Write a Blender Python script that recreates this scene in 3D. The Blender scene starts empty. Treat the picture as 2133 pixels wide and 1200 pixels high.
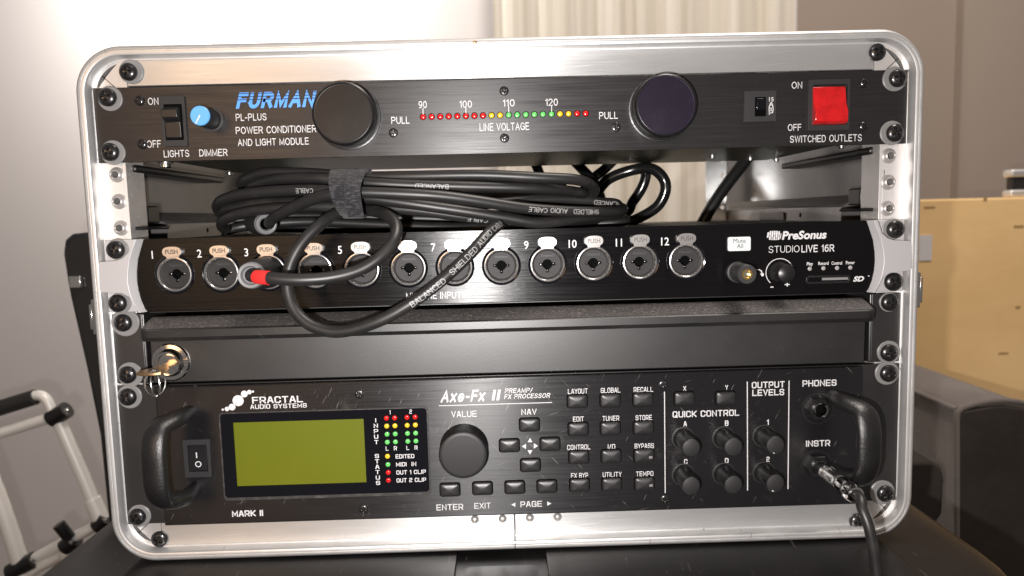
import bpy, bmesh, math, random
from mathutils import Vector, Matrix
from mathutils.geometry import tessellate_polygon
random.seed(7)
S = 0.001                                   # everything below is written in millimetres
scn = bpy.context.scene
COL = scn.collection

# ------------------------------------------------------------------ camera
CAM = Vector((-4.561, -436.05, -81.95))
ax_, ay_, az_ = -0.0981971, 0.0254235, -0.0170662
ROT = Matrix.Rotation(az_, 3, 'Z') @ Matrix.Rotation(ay_, 3, 'Y') @ Matrix.Rotation(ax_, 3, 'X')
FPX = 1500.0
cd = bpy.data.cameras.new('camera'); cam = bpy.data.objects.new('camera', cd); COL.objects.link(cam)
bas = Matrix((ROT.col[0], ROT.col[2], -ROT.col[1])).transposed()
cam.matrix_world = Matrix.Translation(CAM * S) @ bas.to_4x4()
cd.sensor_width = 36; cd.lens = FPX / 2133 * 36; cd.clip_start = 0.01; cd.clip_end = 60
cd.dof.use_dof = True; cd.dof.focus_distance = 0.432; cd.dof.aperture_fstop = 10.0
scn.camera = cam

# ------------------------------------------------------------------ light
w = bpy.data.worlds.new('World'); scn.world = w; w.use_nodes = True
bg = w.node_tree.nodes['Background']; bg.inputs[0].default_value = (1.0, 0.92, 0.87, 1); bg.inputs[1].default_value = 0.17
scn.view_settings.view_transform = 'Standard'; scn.view_settings.look = 'None'
scn.view_settings.exposure = 0.0; scn.view_settings.gamma = 1.0; scn.view_settings.use_curve_mapping = False

def area(name, loc, aim, size, power, col, shape='DISK'):
    d = bpy.data.lights.new(name, 'AREA'); d.shape = shape; d.size = size * S; d.energy = power; d.color = col
    o = bpy.data.objects.new(name, d); COL.objects.link(o); o.location = Vector(loc) * S
    o.rotation_euler = (Vector(aim) - Vector(loc)).to_track_quat('-Z', 'Y').to_euler()
    return o
area('phone_flash', (CAM.x - 31, CAM.y + 2, CAM.z - 29), (CAM.x - 20, 0, CAM.z - 35), 9, 3.5, (1.0, 0.965, 0.945))
area('wall_lamp', (-665, 1120, 640), (-655, 1600, 560), 240, 12.0, (1.0, 0.95, 0.90))
o_ = area('warm_reflection_panel', (-820, -1900, 290), (-100, 0, -60), 560, 5.6, (1.0, 0.60, 0.30), 'RECTANGLE'); o_.data.size_y = 0.72  # added glowing panel: stands for a warm surface mirrored in bar and mixer
area('room_fill', (500, -50, 1500), (560, 900, -100), 700, 30.0, (1.0, 0.90, 0.82))  # added fill from above, set to brighten curtain, right wall and box

# ------------------------------------------------------------------ helpers
def at(px, py, Y=0.0):
    d = ROT @ Vector(((px - 1066.5) / FPX, 1.0, -(py - 600.0) / FPX))
    return CAM + d * ((Y - CAM.y) / d.y)
def onz(px, py, z):
    d = ROT @ Vector(((px - 1066.5) / FPX, 1.0, -(py - 600.0) / FPX))
    return CAM + d * ((z - CAM.z) / d.z)
def mmpx(Y): return (Y - CAM.y) / FPX

WO = {}
def link(o, parent=None, wo=Vector((0, 0, 0))):
    COL.objects.link(o); WO[o.name] = Vector(wo)
    if parent is not None:
        o.parent = parent; o.location = (Vector(wo) - WO[parent.name]) * S
    else:
        o.location = Vector(wo) * S
    return o
def thing(name, label, cat, loc, group=None):
    o = bpy.data.objects.new(name, None); o.empty_display_size = 0.02
    link(o, None, Vector(loc)); return tag(o, label, cat, group)
def tag(o, label, cat=None, group=None):
    o['label'] = label
    if cat: o['category'] = cat
    if group: o['group'] = group
    return o
def dup(o, wo, parent=None):
    parent = parent or o.parent
    c = o.copy(); COL.objects.link(c); WO[c.name] = Vector(wo); c.parent = parent
    c.location = (Vector(wo) - WO[parent.name]) * S
    for ch in o.children:
        d = ch.copy(); COL.objects.link(d); d.parent = c; WO[d.name] = WO[ch.name] - WO[o.name] + Vector(wo)
    return c

def basis(ax):
    a = Vector(ax).normalized()
    t = Vector((0, 0, 1)) if abs(a.z) < .9 else Vector((1, 0, 0))
    u = t.cross(a).normalized(); v = a.cross(u)
    return a, u, v
def densify(pts, sub=8, closed=False):
    n = len(pts); out = []
    rng = n if closed else n - 1
    for i in range(rng):
        p1, p2 = pts[i], pts[(i + 1) % n]
        p0 = pts[i - 1] if (i > 0 or closed) else p1 * 2 - p2
        p3 = pts[(i + 2) % n] if (i + 2 < n or closed) else p2 * 2 - p1
        for k in range(sub):
            t = k / sub
            out.append(0.5 * ((2 * p1) + (p2 - p0) * t + (2 * p0 - 5 * p1 + 4 * p2 - p3) * t * t + (3 * p1 - p0 - 3 * p2 + p3) * t ** 3))
    if not closed: out.append(pts[-1].copy())
    return out

class MB:
    def __init__(s): s.v = []; s.f = []
    def add(s, vs, fs):
        n = len(s.v); s.v += [Vector(v) for v in vs]; s.f += [tuple(i + n for i in f) for f in fs]; return s
    def box(s, x0, x1, y0, y1, z0, z1):
        return s.add([(x, y, z) for x in (x0, x1) for y in (y0, y1) for z in (z0, z1)],
                     [(0, 1, 3, 2), (4, 6, 7, 5), (0, 4, 5, 1), (2, 3, 7, 6), (0, 2, 6, 4), (1, 5, 7, 3)])
    def lathe(s, prof, o=(0, 0, 0), ax=(0, -1, 0), n=32):
        a, u, v = basis(ax); o = Vector(o); vs = []; rings = []
        for r, h in prof:
            if r < 1e-6: rings.append([len(vs)]); vs.append(o + a * h)
            else:
                rings.append(list(range(len(vs), len(vs) + n)))
                for k in range(n):
                    t = 2 * math.pi * k / n; vs.append(o + a * h + (u * math.cos(t) + v * math.sin(t)) * r)
        fs = []
        for A, B in zip(rings, rings[1:]):
            if len(A) == 1 and len(B) == 1: continue
            for k in range(n):
                k2 = (k + 1) % n
                if len(A) == 1: fs.append((A[0], B[k], B[k2]))
                elif len(B) == 1: fs.append((A[k], B[0], A[k2]))
                else: fs.append((A[k], B[k], B[k2], A[k2]))
        return s.add(vs, fs)
    def prism(s, out, a0, a1, holes=(), axis='y'):
        def mk(p, h):
            if axis == 'y': return (p[0], h, p[1])
            if axis == 'x': return (h, p[0], p[1])
            return (p[0], p[1], h)
        loops = [list(out)] + [list(h) for h in holes]
        flat = [p for l in loops for p in l]
        tris = tessellate_polygon([[Vector((p[0], p[1], 0)) for p in l] for l in loops])
        n = len(flat)
        vs = [mk(p, a0) for p in flat] + [mk(p, a1) for p in flat]
        fs = [tuple(t) for t in tris] + [tuple(i + n for i in t) for t in tris]
        b = 0
        for l in loops:
            m = len(l)
            for i in range(m):
                j = (i + 1) % m; fs.append((b + i, b + j, b + j + n, b + i + n))
            b += m
        return s.add(vs, fs)
    def tube(s, pts, r, n=14, closed=False, sub=8, caps=True, flat=None, dens=True):
        P = densify([Vector(p) for p in pts], sub, closed) if dens else [Vector(p) for p in pts]
        m = len(P); T = []
        for i in range(m):
            a = P[i - 1] if (i > 0 or closed) else P[i]
            b = P[(i + 1) % m] if (i < m - 1 or closed) else P[i]
            T.append((b - a).normalized())
        up = Vector((0, 0, 1)) if abs(T[0].z) < .9 else Vector((1, 0, 0))
        N = (up - T[0] * up.dot(T[0])).normalized(); vs = []
        for i in range(m):
            N = (N - T[i] * N.dot(T[i])).normalized(); B = T[i].cross(N)
            ra, rb = r(i / (m - 1)) if callable(r) else ((r, r) if flat is None else flat)
            for k in range(n):
                t = 2 * math.pi * k / n
                vs.append(P[i] + N * (ra * math.cos(t)) + B * (rb * math.sin(t)))
        fs = []
        for i in range(m if closed else m - 1):
            for k in range(n):
                k2 = (k + 1) % n; j = (i + 1) % m
                fs.append((i * n + k, i * n + k2, j * n + k2, j * n + k))
        if caps and not closed:
            fs.append(tuple(range(n))); fs.append(tuple((m - 1) * n + k for k in range(n)))
        return s.add(vs, fs)
    def build(s, name, mat, parent=None, wo=None, bev=0, seg=2, ang=38, smooth=True, label=None):
        if wo is None:
            lo = Vector([min(v[i] for v in s.v) for i in range(3)]); hi = Vector([max(v[i] for v in s.v) for i in range(3)])
            wo = (lo + hi) / 2; loc = [(v - wo) * S for v in s.v]
        else:
            wo = Vector(wo); loc = [(v - wo) * S for v in s.v]
        me = bpy.data.meshes.new(name); me.from_pydata(loc, [], s.f)
        bm = bmesh.new(); bm.from_mesh(me); bmesh.ops.recalc_face_normals(bm, faces=bm.faces); bm.to_mesh(me); bm.free()
        me.materials.append(mat)
        if smooth:
            for p in me.polygons: p.use_smooth = True
            me.set_sharp_from_angle(angle=math.radians(ang))
        o = bpy.data.objects.new(name, me); link(o, parent, wo)
        if bev:
            b = o.modifiers.new('bevel', 'BEVEL'); b.width = bev * S; b.segments = seg; b.limit_method = 'ANGLE'; b.angle_limit = math.radians(40)
            b.harden_normals = False
        if label: o['label'] = label
        return o

def circ(cx, cz, r, n=32): return [(cx + r * math.cos(2 * math.pi * k / n), cz + r * math.sin(2 * math.pi * k / n)) for k in range(n)]
def rrect(x0, x1, z0, z1, r, n=6):
    o = []
    for cx, cz, a in ((x1 - r, z1 - r, 0), (x0 + r, z1 - r, 90), (x0 + r, z0 + r, 180), (x1 - r, z0 + r, 270)):
        for k in range(n + 1):
            t = math.radians(a + 90 * k / n); o.append((cx + r * math.cos(t), cz + r * math.sin(t)))
    return o

# ------------------------------------------------------------------ materials
def M(name, col, rough=.5, metal=0.0, spec=.5, coat=0, bump=None, var=None, aniso=None, rvar=0, trans=0, sheen=0, alpha=1, scr=None):
    """bump=(scale xyz, strength, distance mm); var=(scale xyz, other colour, lo, hi)"""
    m = bpy.data.materials.new(name); m.use_nodes = True; nt = m.node_tree; b = nt.nodes['Principled BSDF']
    b.inputs['Base Color'].default_value = (*col, 1); b.inputs['Roughness'].default_value = rough
    b.inputs['Metallic'].default_value = metal; b.inputs['Specular IOR Level'].default_value = spec
    b.inputs['Coat Weight'].default_value = coat; b.inputs['Coat Roughness'].default_value = .08
    b.inputs['Transmission Weight'].default_value = trans
    if sheen: b.inputs['Sheen Weight'].default_value = sheen
    tc = nt.nodes.new('ShaderNodeTexCoord')
    def noise(scale, detail=3, det_r=.6):
        mp = nt.nodes.new('ShaderNodeMapping'); mp.inputs['Scale'].default_value = scale
        nz = nt.nodes.new('ShaderNodeTexNoise'); nz.inputs['Scale'].default_value = 1; nz.inputs['Detail'].default_value = detail
        nz.inputs['Roughness'].default_value = det_r
        nt.links.new(tc.outputs['Object'], mp.inputs['Vector']); nt.links.new(mp.outputs[0], nz.inputs['Vector']); return nz.outputs['Fac']
    if bump:
        bn = nt.nodes.new('ShaderNodeBump'); bn.inputs['Strength'].default_value = bump[1]; bn.inputs['Distance'].default_value = bump[2] * S
        f = noise(bump[0], 4, .7); nt.links.new(f, bn.inputs['Height']); nt.links.new(bn.outputs[0], b.inputs['Normal'])
        if rvar:
            mr = nt.nodes.new('ShaderNodeMapRange'); mr.inputs[1].default_value = .3; mr.inputs[2].default_value = .7
            mr.inputs[3].default_value = max(.02, rough - rvar); mr.inputs[4].default_value = rough + rvar
            nt.links.new(f, mr.inputs[0]); nt.links.new(mr.outputs[0], b.inputs['Roughness'])
    if var:
        f = noise(var[0], 5, .65); rp = nt.nodes.new('ShaderNodeMapRange'); rp.inputs[1].default_value = var[2]; rp.inputs[2].default_value = var[3]
        nt.links.new(f, rp.inputs[0]); mx = nt.nodes.new('ShaderNodeMix'); mx.data_type = 'RGBA'
        mx.inputs[6].default_value = (*col, 1); mx.inputs[7].default_value = (*var[1], 1)
        nt.links.new(rp.outputs[0], mx.inputs[0]); nt.links.new(mx.outputs[2], b.inputs['Base Color'])
    for ang_, sc_, lo_, hi_, c_ in (scr or ()):
        # sparse fine scratches: a noise stretched along one direction, kept only at its peaks and only in some patches
        mp = nt.nodes.new('ShaderNodeMapping'); mp.inputs['Rotation'].default_value = (0, math.radians(ang_), 0); mp.inputs['Scale'].default_value = sc_
        nz = nt.nodes.new('ShaderNodeTexNoise'); nz.inputs['Scale'].default_value = 1; nz.inputs['Detail'].default_value = 2
        r2 = nt.nodes.new('ShaderNodeVectorRotate'); r2.rotation_type = 'Y_AXIS'; r2.inputs['Angle'].default_value = math.radians(ang_)
        nt.links.new(tc.outputs['Object'], r2.inputs['Vector']); mp.inputs['Rotation'].default_value = (0, 0, 0)
        nt.links.new(r2.outputs[0], mp.inputs['Vector']); nt.links.new(mp.outputs[0], nz.inputs['Vector'])
        rp = nt.nodes.new('ShaderNodeMapRange'); rp.inputs[1].default_value = lo_; rp.inputs[2].default_value = hi_
        nt.links.new(nz.outputs['Fac'], rp.inputs[0]); mx = nt.nodes.new('ShaderNodeMix'); mx.data_type = 'RGBA'
        src = b.inputs['Base Color'].links[0].from_socket if b.inputs['Base Color'].links else None
        if src: nt.links.new(src, mx.inputs[6])
        else: mx.inputs[6].default_value = (*col, 1)
        mx.inputs[7].default_value = (*c_, 1); nt.links.new(rp.outputs[0], mx.inputs[0]); nt.links.new(mx.outputs[2], b.inputs['Base Color'])
    if aniso:
        b.inputs['Anisotropic'].default_value = aniso[0]
        if aniso[1] == 'RADIAL':
            tg = nt.nodes.new('ShaderNodeTangent'); tg.direction_type = 'RADIAL'; tg.axis = 'Y'; nt.links.new(tg.outputs[0], b.inputs['Tangent'])
        else:
            cv = nt.nodes.new('ShaderNodeCombineXYZ')
            for i in range(3): cv.inputs[i].default_value = aniso[1][i]
            nt.links.new(cv.outputs[0], b.inputs['Tangent'])
    return m
HX = (25, 25, 1300)      # brushed along x
MT = dict(
 strip=M('brushed_aluminium', (.72, .715, .71), .38, .72, aniso=(.8, (0, 0, 1)), bump=(HX, .25, .06), rvar=.06, var=((9, 9, 60), (.62, .62, .62), .35, .75), scr=((4, (14, 14, 900), .68, .74, (.92, .92, .92)), (70, (40, 30, 700), .72, .78, (.42, .41, .40)))),
 lip=M('extruded_aluminium', (.74, .735, .73), .42, .72, bump=((60, 60, 60), .12, .1), var=((30, 30, 30), (.62, .61, .60), .4, .75), scr=((75, (60, 60, 500), .71, .77, (.40, .39, .38)),)),
 rail=M('rail_aluminium', (.62, .60, .59), .45, .65, aniso=(.6, (1, 0, 0)), bump=((1300, 25, 25), .2, .05), var=((60, 60, 12), (.52, .48, .45), .5, .8)),
 steel=M('bright_steel', (.75, .75, .74), .22, 1),
 ringchrome=M('bright_ring_chrome', (.60, .58, .57), .24, .95),
 chrome=M('nickel_chrome', (.72, .70, .68), .12, 1),
 darkchrome=M('dark_chrome', (.34, .33, .33), .16, 1),
 gold=M('gold_contact', (.80, .55, .20), .25, 1),
 brass=M('brass', (.78, .52, .28), .28, 1),
 screw=M('black_screw', (.035, .033, .034), .30, .7, spec=.8, coat=.6, bump=((500, 500, 500), .1, .1)),
 hole=M('dark_hole', (.003, .003, .003), .6, spec=.02),
 washer=M('clear_nylon', (.21, .205, .205), .4),
 shell=M('black_shell_plastic', (.055, .052, .052), .38, bump=((220, 220, 220), .12, .3), var=((8, 8, 8), (.085, .08, .08), .4, .7)),
 interior=M('shell_lining', (.075, .070, .070), .22, bump=((140, 140, 140), .06, .3), var=((20, 9, 9), (.11, .102, .102), .4, .7)),
 anod=M('black_anodised', (.012, .0107, .0115), .37, .0, spec=.58, aniso=(.6, (0, 0, 1)), bump=((18, 18, 900), .6, .06), rvar=.10, var=((25, 25, 900), (.020, .018, .019), .3, .7), scr=((50, (60, 30, 900), .74, .80, (.07, .066, .065)),)),
 gloss=M('black_gloss_anodised', (.003, .0027, .003), .27, .0, spec=.32, aniso=(.8, (0, 0, 1)), bump=((14, 14, 900), .7, .07), rvar=.10),
 axe=M('black_brushed_panel', (.009, .0085, .0095), .36, .0, spec=.6, aniso=(.85, (0, 0, 1)), bump=((18, 18, 900), .6, .06), rvar=.08, var=((55, 55, 55), (.040, .037, .036), .62, .78), scr=((62, (70, 30, 900), .70, .76, (.16, .15, .145)), (-48, (60, 30, 1000), .71, .77, (.14, .13, .125)), (15, (50, 30, 1000), .72, .78, (.12, .11, .11)))),
 satin=M('black_satin_metal', (.008, .0075, .0078), .39, .0, spec=1.0, bump=((900, 900, 900), .25, .1), var=((22, 22, 22), (.018, .016, .016), .4, .75), scr=((20, (40, 30, 700), .72, .78, (.05, .046, .045)), (-60, (50, 30, 800), .73, .79, (.05, .046, .045)))),
 speck=M('textured_powder_coat', (.055, .050, .048), .50, .0, spec=.8, bump=((900, 900, 900), .8, .3), var=((700, 700, 700), (.26, .235, .225), .52, .74)),
 leather=M('powder_coated_handle', (.007, .0065, .007), .36, 0, spec=.8, bump=((800, 800, 800), .8, .3)),
 chassis=M('olive_chassis_steel', (.016, .017, .009), .36, .0, spec=.22, bump=((60, 10, 60), .3, .1), var=((40, 8, 40), (.045, .037, .014), .5, .75)),
 boxdark=M('dark_chassis', (.012, .012, .0125), .5, .0),
 silver=M('silver_paint', (.50, .49, .50), .42, .25, spec=.5, bump=((1500, 1500, 1500), .12, .05)),
 plastic=M('black_plastic', (.010, .0095, .010), .34, 0, bump=((600, 600, 600), .08, .1)),
 plasticm=M('matt_black_plastic', (.020, .019, .020), .55, 0, bump=((900, 900, 900), .25, .1)),
 insert=M('grey_black_insert', (.020, .019, .0195), .55, spec=.3, bump=((900, 900, 900), .3, .1)),
 bezel=M('dusty_bezel', (.034, .031, .030), .5, bump=((400, 400, 400), .3, .1), var=((120, 120, 300), (.10, .092, .088), .5, .72)),
 rubber=M('rubber_button', (.017, .016, .017), .40, 0, spec=.7, bump=((1200, 1200, 1200), .25, .06)),
 knobface=M('spun_black_aluminium', (.008, .0066, .0066), .32, .0, spec=.30, bump=((300, 300, 300), .04, .1), var=((60, 60, 60), (.018, .0145, .0145), .5, .75)),
 knobviolet=M('spun_violet_black_aluminium', (.011, .0075, .017), .30, .0, spec=.42, bump=((300, 300, 300), .04, .1), var=((60, 60, 60), (.017, .012, .024), .5, .75)),
 knobtop=M('satin_knob_cap', (.018, .017, .018), .50, .0, spec=.5, bump=((1500, 1500, 1500), .2, .05)),
 blue=M('blue_cap', (.10, .36, .72), .35),
 white=M('white_print', (.66, .65, .66), .5, var=((300, 300, 300), (.52, .51, .52), .5, .7)),
 greyprint=M('grey_print', (.22, .21, .21), .5),
 darkprint=M('dark_print', (.05, .05, .055), .5),
 cableprint=M('cable_print', (.34, .34, .34), .5),
 red=M('red_led', (.72, .012, .014), .22, coat=.5), yellow=M('yellow_led', (.85, .52, .03), .25, coat=.4), green=M('green_led', (.13, .55, .13), .25, coat=.4),
 clearled=M('clear_led', (.35, .33, .33), .2),
 redsw=M('red_translucent_rocker', (.62, .010, .012), .14, trans=.12, coat=.6, var=((90, 90, 120), (.38, .004, .006), .4, .7)),
 lcd=M('green_lcd', (.112, .130, .007), .35, spec=.3, var=((10, 10, 10), (.13, .136, .008), .4, .7)),
 acrylic=M('black_acrylic', (.004, .004, .006), .10, spec=.4, bump=((500, 500, 500), .02, .1)),
 mute=M('pale_button', (.62, .66, .66), .45),
 cord=M('black_cable_jacket', (.013, .0125, .0125), .42, 0, spec=.5, bump=((500, 500, 500), .12, .1), var=((35, 90, 90), (.028, .026, .025), .5, .75)),
 glosscord=M('glossy_power_cord', (.010, .010, .010), .16, 0, spec=.6),
 velcro=M('hook_and_loop_fabric', (.016, .0155, .018), .9, 0, spec=.2, sheen=.12, bump=((300, 300, 1000), 1.0, .8), var=((330, 330, 1100), (.062, .060, .066), .48, .66)),
 redtape=M('red_felt', (.78, .018, .016), .8, bump=((1200, 1200, 1200), .5, .2)),
 boot=M('grey_boot_ring', (.17, .17, .175), .45),
 wallL=M('pale_wall_paint', (.70, .665, .655), .8, bump=((40, 40, 40), .05, 1)),
 wallR=M('dimmer_wall_paint', (.40, .335, .285), .8, bump=((40, 40, 40), .05, 1)),  # browner than the left wall: its weaker lamp light put into the colour
 curtain=M('sheer_curtain', (.74, .69, .59), .85, var=((26, .1, .2), (.86, .82, .74), .45, .6)),
 floor=M('dark_carpet', (.08, .07, .065), .9),
 tan=M('cardboard', (.86, .595, .29), .7, bump=((60, 60, 60), .05, 1), var=((3, 3, 6), (.72, .47, .205), .35, .7)),
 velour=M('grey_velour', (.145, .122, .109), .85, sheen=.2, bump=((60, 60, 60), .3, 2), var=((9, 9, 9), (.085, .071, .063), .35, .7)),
 velourdark=M('dark_suede_and_shade', (.028, .022, .019), .85, spec=.2, bump=((60, 60, 60), .3, 2), var=((9, 9, 9), (.042, .035, .031), .35, .7)),
 trunk=M('moulded_black_plastic', (.0055, .005, .005), .33, spec=.2, bump=((400, 60, 400), .15, .2), var=((6, 12, 30), (.016, .0145, .0145), .45, .75), scr=((70, (40, 40, 500), .70, .76, (.06, .055, .055)), (30, (50, 50, 600), .72, .78, (.06, .055, .055)))),
 tubeal=M('satin_tube', (.86, .84, .80), .40, .15),
 foam=M('black_foam_grip', (.02, .02, .02), .8),
 vinyl=M('black_vinyl', (.014, .014, .015), .45, bump=((150, 150, 150), .2, .4)),
)
MT['rivet'] = M('dull_rivet', (.52, .50, .48), .42, .7)
# striped blue lettering: thin dark lines across its upper half
def striped_blue():
    m = M('striped_blue_print', (.10, .30, .80), .45); nt = m.node_tree; b = nt.nodes['Principled BSDF']
    tc = nt.nodes.new('ShaderNodeTexCoord'); sp = nt.nodes.new('ShaderNodeSeparateXYZ'); nt.links.new(tc.outputs['Object'], sp.inputs[0])
    mu = nt.nodes.new('ShaderNodeMath'); mu.operation = 'MULTIPLY'; mu.inputs[1].default_value = 2 * math.pi / (1.75 * S); nt.links.new(sp.outputs[2], mu.inputs[0])
    si = nt.nodes.new('ShaderNodeMath'); si.operation = 'SINE'; nt.links.new(mu.outputs[0], si.inputs[0])
    g = nt.nodes.new('ShaderNodeMath'); g.operation = 'GREATER_THAN'; g.inputs[1].default_value = .45; nt.links.new(si.outputs[0], g.inputs[0])
    h = nt.nodes.new('ShaderNodeMath'); h.operation = 'GREATER_THAN'; h.inputs[1].default_value = -.9 * S; nt.links.new(sp.outputs[2], h.inputs[0])
    a = nt.nodes.new('ShaderNodeMath'); a.operation = 'MULTIPLY'; nt.links.new(g.outputs[0], a.inputs[0]); nt.links.new(h.outputs[0], a.inputs[1])
    mx = nt.nodes.new('ShaderNodeMix'); mx.data_type = 'RGBA'; mx.inputs[6].default_value = (.09, .33, .86, 1); mx.inputs[7].default_value = (.02, .06, .16, 1)
    nt.links.new(a.outputs[0], mx.inputs[0]); nt.links.new(mx.outputs[2], b.inputs['Base Color']); return m
MT['striped'] = striped_blue()

# ------------------------------------------------------------------ lettering
def font_mesh(s, bold=0.0):
    cu = bpy.data.curves.new('t', 'FONT'); cu.body = s; cu.offset = bold; cu.resolution_u = 3; cu.fill_mode = 'FRONT'
    o = bpy.data.objects.new('t', cu); me = bpy.data.meshes.new_from_object(o)
    vs = [(v.co.x, v.co.y) for v in me.vertices]; fs = [tuple(p.vertices) for p in me.polygons]
    bpy.data.objects.remove(o); bpy.data.curves.remove(cu); bpy.data.meshes.remove(me)
    return vs, fs
CAPH = max(v[1] for v in font_mesh('H')[0])
Q = .8
O_ = [(0, .8), (0, 5.2), (.8, 6), (3.2, 6), (4, 5.2), (4, .8), (3.2, 0), (.8, 0), (0, .8)]
SG = {'A': [[(0, 0), (1.6, 6), (2.4, 6), (4, 0)], [(.7, 1.9), (3.3, 1.9)]], 'B': [[(0, 0), (0, 6), (3.2, 6), (3.9, 5.3), (3.9, 3.7), (3.2, 3.1), (4, 2.4), (4, .8), (3.2, 0), (0, 0)], [(.3, 3.1), (3.0, 3.1)]],
 'C': [[(4, 4.4), (4, 5.2), (3.2, 6), (.8, 6), (0, 5.2), (0, .8), (.8, 0), (3.2, 0), (4, .8), (4, 1.6)]], 'D': [[(0, 0), (0, 6), (3.2, 6), (4, 5.2), (4, .8), (3.2, 0), (0, 0)]],
 'E': [[(4, 0), (0, 0), (0, 6), (4, 6)], [(.3, 3), (3.6, 3)]], 'F': [[(0, 0), (0, 6), (4, 6)], [(.3, 3), (3.5, 3)]],
 'G': [[(4, 4.6), (4, 5.2), (3.2, 6), (.8, 6), (0, 5.2), (0, .8), (.8, 0), (4, 0), (4, 2.9), (2.2, 2.9)]], 'H': [[(0, 0), (0, 6)], [(4, 0), (4, 6)], [(.3, 3), (3.7, 3)]],
 'I': [[(0, 0), (0, 6)]], 'K': [[(0, 0), (0, 6)], [(4, 6), (1, 3), (4, 0)], [(.3, 3), (1, 3)]], 'L': [[(0, 6), (0, 0), (3.8, 0)]],
 'M': [[(0, 0), (0, 6), (2.4, 1.5), (4.8, 6), (4.8, 0)]], 'N': [[(0, 0), (0, 6), (4, 0), (4, 6)]], 'O': [O_],
 'P': [[(0, 0), (0, 6), (3.2, 6), (4, 5.2), (4, 3.2), (3.2, 2.4), (.3, 2.4)]], 'Q': [O_, [(2.5, 1.5), (4.2, -.4)]],
 'R': [[(0, 0), (0, 6), (3.2, 6), (4, 5.2), (4, 3.2), (3.2, 2.4), (.3, 2.4)], [(2.3, 2.2), (4, 0)]],
 'S': [[(4, 4.6), (4, 5.2), (3.2, 6), (.8, 6), (0, 5.2), (0, 3.8), (.8, 3.05), (3.2, 3.05), (4, 2.3), (4, .8), (3.2, 0), (.8, 0), (0, .8), (0, 1.4)]],
 'T': [[(0, 6), (4, 6)], [(2, 5.7), (2, 0)]], 'U': [[(0, 6), (0, .8), (.8, 0), (3.2, 0), (4, .8), (4, 6)]], 'V': [[(0, 6), (2, 0), (4, 6)]],
 'X': [[(0, 0), (4, 6)], [(0, 6), (1.85, 3.2)], [(2.15, 2.8), (4, 0)]], 'Y': [[(0, 6), (2, 2.8), (4, 6)], [(2, 2.8), (2, 0)]],
 '1': [[(0, 5), (1.2, 6), (1.2, 0)]], '2': [[(0, 5), (.8, 6), (3.2, 6), (4, 5.2), (4, 3.8), (3.2, 3.1), (.8, 3), (0, 2.2), (0, 0), (4, 0)]],
 '/': [[(0, 0), (2.2, 6)]]}
def el(cx, cy, rx, ry, a0, a1, n=14): return [(cx + rx * math.cos(math.radians(a0 + (a1 - a0) * k / n)), cy + ry * math.sin(math.radians(a0 + (a1 - a0) * k / n))) for k in range(n + 1)]
def ring_(cx, cy, rx, ry): p = el(cx, cy, rx, ry, 90, 450, 28); p[-1] = p[0]; return p
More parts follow.
